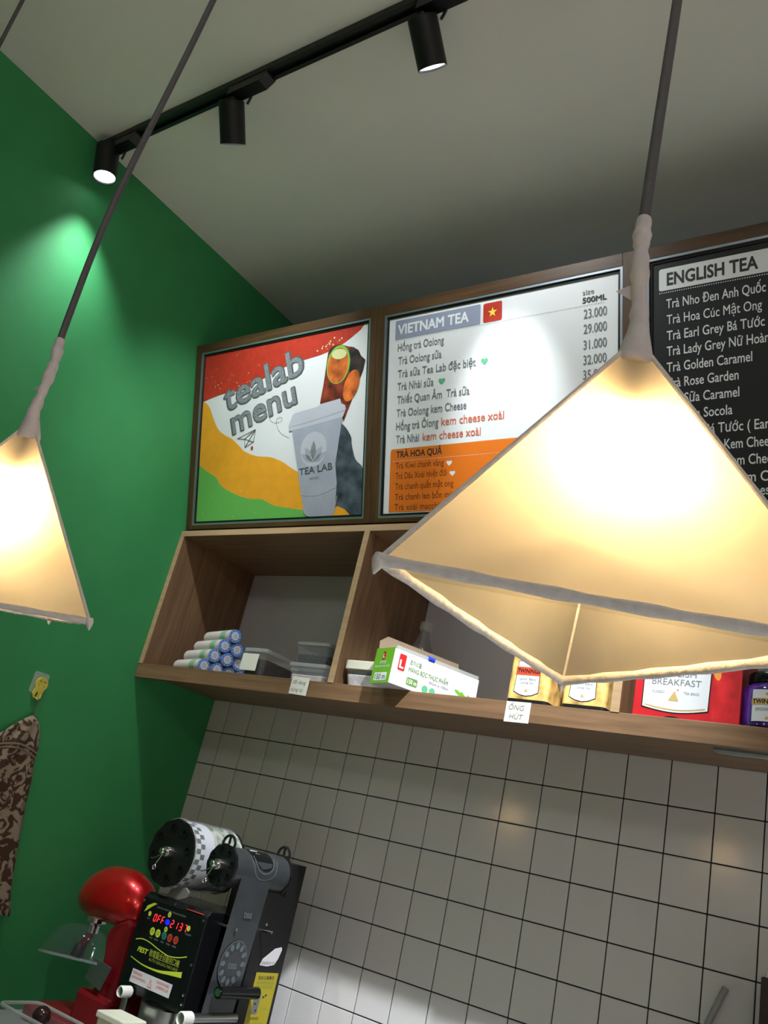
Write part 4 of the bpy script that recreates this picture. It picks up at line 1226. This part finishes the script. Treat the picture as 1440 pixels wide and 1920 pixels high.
# ------------------------------------------------------------------ red stand mixer
M['redmetal'] = mat('red_metallic', (0.62, 0.008, 0.010), 0.26, metal=0.5, coat=0.7)
M['redplastic'] = mat('red_plastic', (0.20, 0.006, 0.012), 0.35)
M['panelreflect'] = mat('steel_panel', (0.18, 0.21, 0.19), 0.35, metal=0.7)  # green wall's reflection put into the steel's tint
my = -.315
mt = thing('stand_mixer', 'shiny red stand mixer with clear bowl guard in the corner by the green wall', 'mixer', (.24, my, ZK))
hdv, hdf = [], []
NU, NV = 28, 18
hx0, hx1 = .066, .332                          # rounded head, tapering to the left
for i in range(NU + 1):
    u = i / NU
    x = hx0 + (hx1 - hx0) * u
    prof_ = (1 - abs(2 * u - 1) ** 2.6) ** .5 if 0 < u < 1 else 0
    rz = .085 * prof_
    ry = .066 * prof_
    cz_ = ZO - .512 + .014 * math.sin(math.pi * u * .9)
    for j in range(NV):
        a = 2 * math.pi * j / NV
        zz = math.sin(a)
        hdv.append((x, my + ry * math.cos(a), cz_ + rz * (zz if zz > 0 else zz * .62)))
for i in range(NU):
    for j in range(NV):
        hdf.append((i * NV + j, i * NV + (j + 1) % NV, (i + 1) * NV + (j + 1) % NV, (i + 1) * NV + j))
MB().add(hdv, hdf).build('head', 'redmetal', mt, smooth=True)
MB().lathe((.135, my, ZO - .555), (0, 0, -1), [(.030, -.012), (.030, .004), (.022, .010), (.017, .012), (.017, .030), (.012, .032)], 24).build('planetary_hub', 'chrome', mt, smooth=True)
MB().cyl((.135, my, ZO - .587), (.128, my - .012, ZO - .622), .011, n=16).build('beater_shaft', 'redplastic', mt, smooth=True)
MB().lathe((.128, my - .012, ZO - .618), (-.1, -.2, -1), [(.014, 0), (.016, .003), (.016, .026), (.014, .029), (0, .029)], 18, cap=False).build('black_coupling', 'blackpl', mt, smooth=True)
MB().lathe((.150, my, ZO - .585), (.10, -.12, -1), [(.062, -.014), (.085, -.006), (.1, .010), (.112, .034), (.118, .058), (.1205, .062)], 40, cap=False).build('bowl_guard', 'shield', mt, smooth=True)
MB().lathe((.150, my, ZO - .585), (.10, -.12, -1), [(.119, .060), (.1225, .061), (.1225, .066), (.119, .066)], 40, cap=False).build('guard_rim', 'clearfilm', mt, smooth=True)
MB().prism(smooth2([(.255, ZO - .72), (.262, ZO - .62), (.250, ZO - .555), (.318, ZO - .52), (.334, ZO - .60), (.340, ZO - .72)], 4), lambda a, b, d: (a, d, b), my - .048, my + .048).build('neck', 'redplastic', mt, bevel=0.008)
MB().box(.215, .340, my - .06, my + .06, ZK + .03, ZO - .690).build('pillar', 'redplastic', mt, bevel=0.012)
MB().prism(rrect(.050, .342, my - .085, my + .085, .04, 6), lambda a, b, d: (a, b, d), ZK, ZK + .034).build('base', 'redplastic', mt, bevel=0.005)

MB().prism([(.250, -.618), (.318, -.626), (.300, -.680), (.234, -.668)], lambda a, b, d: (a, d, ZO + b), my - .0625, my - .0600).build('steel_plate', 'panelreflect', mt, bevel=0.0006)

# ------------------------------------------------------------------ bottom-left odds and ends
t = thing('clear_tray', 'clear plastic tray with grey rim at the bottom left corner', 'tray', (.31, -.52, ZK))
P = rrect(.215, .400, -.580, -.470, .02, 5)
n = len(P)
cx, cy = .3075, -.525
zt = ZO - .728
lo = [(cx + (a - cx) * .88, cy + (b - cy) * .88, ZK) for a, b in P]
hi = [(a, b, zt) for a, b in P]
MB().add(lo + hi, [(i, (i + 1) % n, n + (i + 1) % n, n + i) for i in range(n)] + [tuple(range(n))[::-1]]).build('tray_body', 'clear', t, smooth=True)
MB().tube([(a, b, zt) for a, b in P] + [(P[0][0], P[0][1], zt)], .004, 8, caps=False).build('tray_rim', 'clearlid', t, smooth=True)
t = thing('dark_ball_scoop', 'dark brown round knob standing in the clear tray', 'knob', (.300, -.52, ZK + .001))
MB().lathe((.300, -.52, ZK + .001), (0, 0, 1), [(.012, 0), (.012, .045)] + [(.021 * math.sin(math.pi * k / 10), .066 - .021 * math.cos(math.pi * k / 10)) for k in range(3, 10)] + [(0, .087)], 24, cap=False).build('knob_body', mat('dark_knob', (0.03, 0.012, 0.012), 0.15), t, smooth=True)
t = thing('cream_tray', 'cream plastic box below the machine panel at the bottom edge', 'box', (.50, -.475, ZK))
MB().taper(.462, .545, -.505, -.445, ZK, ZO - .682, .92).build('box_body', 'cream', t, bevel=0.004)
MB().box(.458, .549, -.509, -.441, ZO - .690, ZO - .676).build('box_rim', 'cream', t, bevel=0.003)

# ------------------------------------------------------------------ right edge: dark upright and hose
M['darkbrown'] = mat('dark_brown', (0.035, 0.020, 0.018), 0.5, noise=0.2)
t = thing('dark_stand', 'dark brown upright with a white top pin at the right edge', 'stand', (1.80, -.06, ZK))
MB().box(1.703, 1.90, -.095, -.020, ZK, ZO - .285).build('upright', 'darkbrown', t, bevel=0.003)
MB().lathe((1.712, -.08, ZO - .285), (0, 0, 1), [(.005, 0), (.005, .006), (.003, .010), (0, .011)], 14, cap=False).build('white_pin', 'whitepl', t, smooth=True)
M['hose'] = mat('grey_hose', (0.33, 0.34, 0.32), 0.45)
hp = smooth2([(1.535, -.030, ZK + .0), (1.555, -.030, ZO - .55), (1.590, -.026, ZO - .42), (1.612, -.018, ZO - .355), (1.622, -.006, ZO - .325)], 8)
tag(MB().tube(hp, .0065, 12).build('drain_hose', 'hose', smooth=True), 'grey hose rising along the tiles at the lower right', 'hose')

# ------------------------------------------------------------------ towel on a smiley hook, on the green wall
def towel_mat():
    m, t, b = nt('towel_jacquard')
    tc = t.nodes.new('ShaderNodeTexCoord')
    n = t.nodes.new('ShaderNodeTexNoise'); n.inputs['Scale'].default_value = 24; n.inputs['Detail'].default_value = 1.5; n.inputs['Distortion'].default_value = 2.6
    t.links.new(tc.outputs['Object'], n.inputs['Vector'])
    r = t.nodes.new('ShaderNodeValToRGB')
    cr = r.color_ramp
    cr.interpolation = 'LINEAR'
    cr.elements[0].position = 0.47; cr.elements[0].color = (0.060, 0.026, 0.013, 1)
    cr.elements[1].position = 0.53; cr.elements[1].color = (0.30, 0.235, 0.165, 1)
    t.links.new(n.outputs['Fac'], r.inputs[0])
    t.links.new(r.outputs[0], b.inputs['Base Color'])
    b.inputs['Roughness'].default_value = 0.95
    n2 = t.nodes.new('ShaderNodeTexNoise'); n2.inputs['Scale'].default_value = 420
    t.links.new(tc.outputs['Object'], n2.inputs['Vector'])
    bp = t.nodes.new('ShaderNodeBump'); bp.inputs['Strength'].default_value = 0.6; bp.inputs['Distance'].default_value = 0.003
    t.links.new(n2.outputs['Fac'], bp.inputs['Height'])
    t.links.new(bp.outputs[0], b.inputs['Normal'])
    return m
M['towel'] = towel_mat()
M['piping'] = mat('towel_piping', (0.17, 0.12, 0.085), 0.9)
M['smiley'] = mat('yellow_plastic', (0.58, 0.50, 0.08), 0.35)
tl = thing('hanging_towel', 'brown and cream floral towel hanging on the green wall', 'towel', (0.02, -.66, ZO - .60))
# right and left outlines by height
RT = [(-.106, -.619), (-.117, -.600), (-.140, -.587), (-.188, -.573), (-.211, -.576), (-.252, -.565), (-.318, -.556), (-.392, -.541), (-.475, -.524), (-.527, -.511), (-.578, -.490), (-.584, -.489)]
LT = [(-.106, -.621), (-.121, -.644), (-.145, -.671), (-.164, -.690), (-.209, -.735), (-.252, -.760), (-.318, -.775), (-.392, -.780), (-.475, -.785), (-.527, -.788), (-.578, -.790), (-.584, -.790)]
def at(tab, z):
    for (z0, y0), (z1, y1) in zip(tab, tab[1:]):
        if z <= z0 and z >= z1:
            k = (z0 - z) / (z0 - z1) if z0 != z1 else 0
            return y0 + (y1 - y0) * k
    return tab[-1][1]
NR, NC = 40, 26
v, f = [], []
for i in range(NR + 1):
    z = -.106 - (.584 - .106) * i / NR
    yr, yl = at(RT, z), at(LT, z)
    for j in range(NC + 1):
        s_ = j / NC
        y = yr + (yl - yr) * s_
        amp = .008 * min(1, i / 8)
        x = .012 + .006 * math.sin(math.pi * s_) * (1 - i / NR) + amp * (0.5 + .5 * math.sin(s_ * 15 + i * .04)) 
        v.append((x, y, ZO + z))
for i in range(NR):
    for j in range(NC):
        f.append((i * (NC + 1) + j, i * (NC + 1) + j + 1, (i + 1) * (NC + 1) + j + 1, (i + 1) * (NC + 1) + j))
cl = MB().add(v, f).build('cloth', 'towel', tl, smooth=True)
so = cl.modifiers.new('solid', 'SOLIDIFY'); so.thickness = 0.004; so.offset = 0
hem = [(.0165, at(RT, z), ZO + z) for z in [-.215 - .369 * k / 30 for k in range(31)]]
MB().tube(hem, .0035, 8).build('hem', 'piping', tl, smooth=True)
def xat(s_, z):
    i = (-.106 - z) / (.584 - .106) * NR
    return .012 + .006 * math.sin(math.pi * s_) * (1 - i / NR) + .008 * min(1, i / 8) * (0.5 + .5 * math.sin(s_ * 15 + i * .04))
for dz in (0, -.010):
    band = []
    for k in range(13):
        s_ = k / 12
        z = -.196 + dz + .014 * math.sin(math.pi * min(1, s_ * 1.2))
        band.append((xat(s_, z) + .003, at(RT, z) + (at(LT, z) - at(RT, z)) * s_, ZO + z))
    MB().tube(band, .003, 6).build('woven_band', 'piping', tl, smooth=True)
MB().tube([(.014, -.624, ZO - .062), (.012, -.622, ZO - .080), (.014, -.619, ZO - .092), (.014, -.619, ZO - .110)], .0015, 6).build('hanging_loop', 'piping', tl)

hk = thing('smiley_hook', 'yellow smiley face hook stuck on the green wall above the towel', 'hook', (0.004, -.630, ZO - .035))
WF = lambda a, b, d: (d, a, ZO + b)
MB().prism(rrect(-.652, -.606, -.050, .006, .006), WF, .0005, .0015).build('adhesive_pad', 'clearfilm', hk)
MB().prism(ell(-.624, -.0235, .0185, .0185, 28), WF, .0015, .0075).build('face', 'smiley', hk, bevel=0.001)
MB().prism([(-.638, -.030), (-.610, -.030), (-.616, -.052), (-.622, -.062), (-.636, -.062), (-.642, -.052)], WF, .0015, .0085).build('hook_body', 'smiley', hk, bevel=0.0015)
MB().prism([(-.632, -.046), (-.628, -.046), (-.630, -.058), (-.634, -.058)], WF, .0086, .0090).build('hook_slot', 'tinblack', hk)
MB().tube([(.006, -.626, ZO - .060), (.014, -.626, ZO - .064), (.020, -.625, ZO - .060), (.020, -.624, ZO - .050)], .0028, 8).build('hook_tip', 'smiley', hk, smooth=True)
mb = MB()
sm = [(-.624 + .009 * math.cos(t_), -.0245 + .009 * math.sin(t_)) for t_ in [math.pi * (1.1 + .8 * k / 10) for k in range(11)]]
for q in ribbon(sm, .0008): mb.flat(q, WF, .0078)
for c_ in (-.631, -.617):
    ey = [(c_ + .0035 * math.cos(t_), -.0190 + .003 * math.sin(t_)) for t_ in [math.pi * (.1 + .8 * k / 6) for k in range(7)]]
    for q in ribbon(ey, .0008): mb.flat(q, WF, .0078)
mb.build('smile_print', 'tinblack', hk, fix=False)
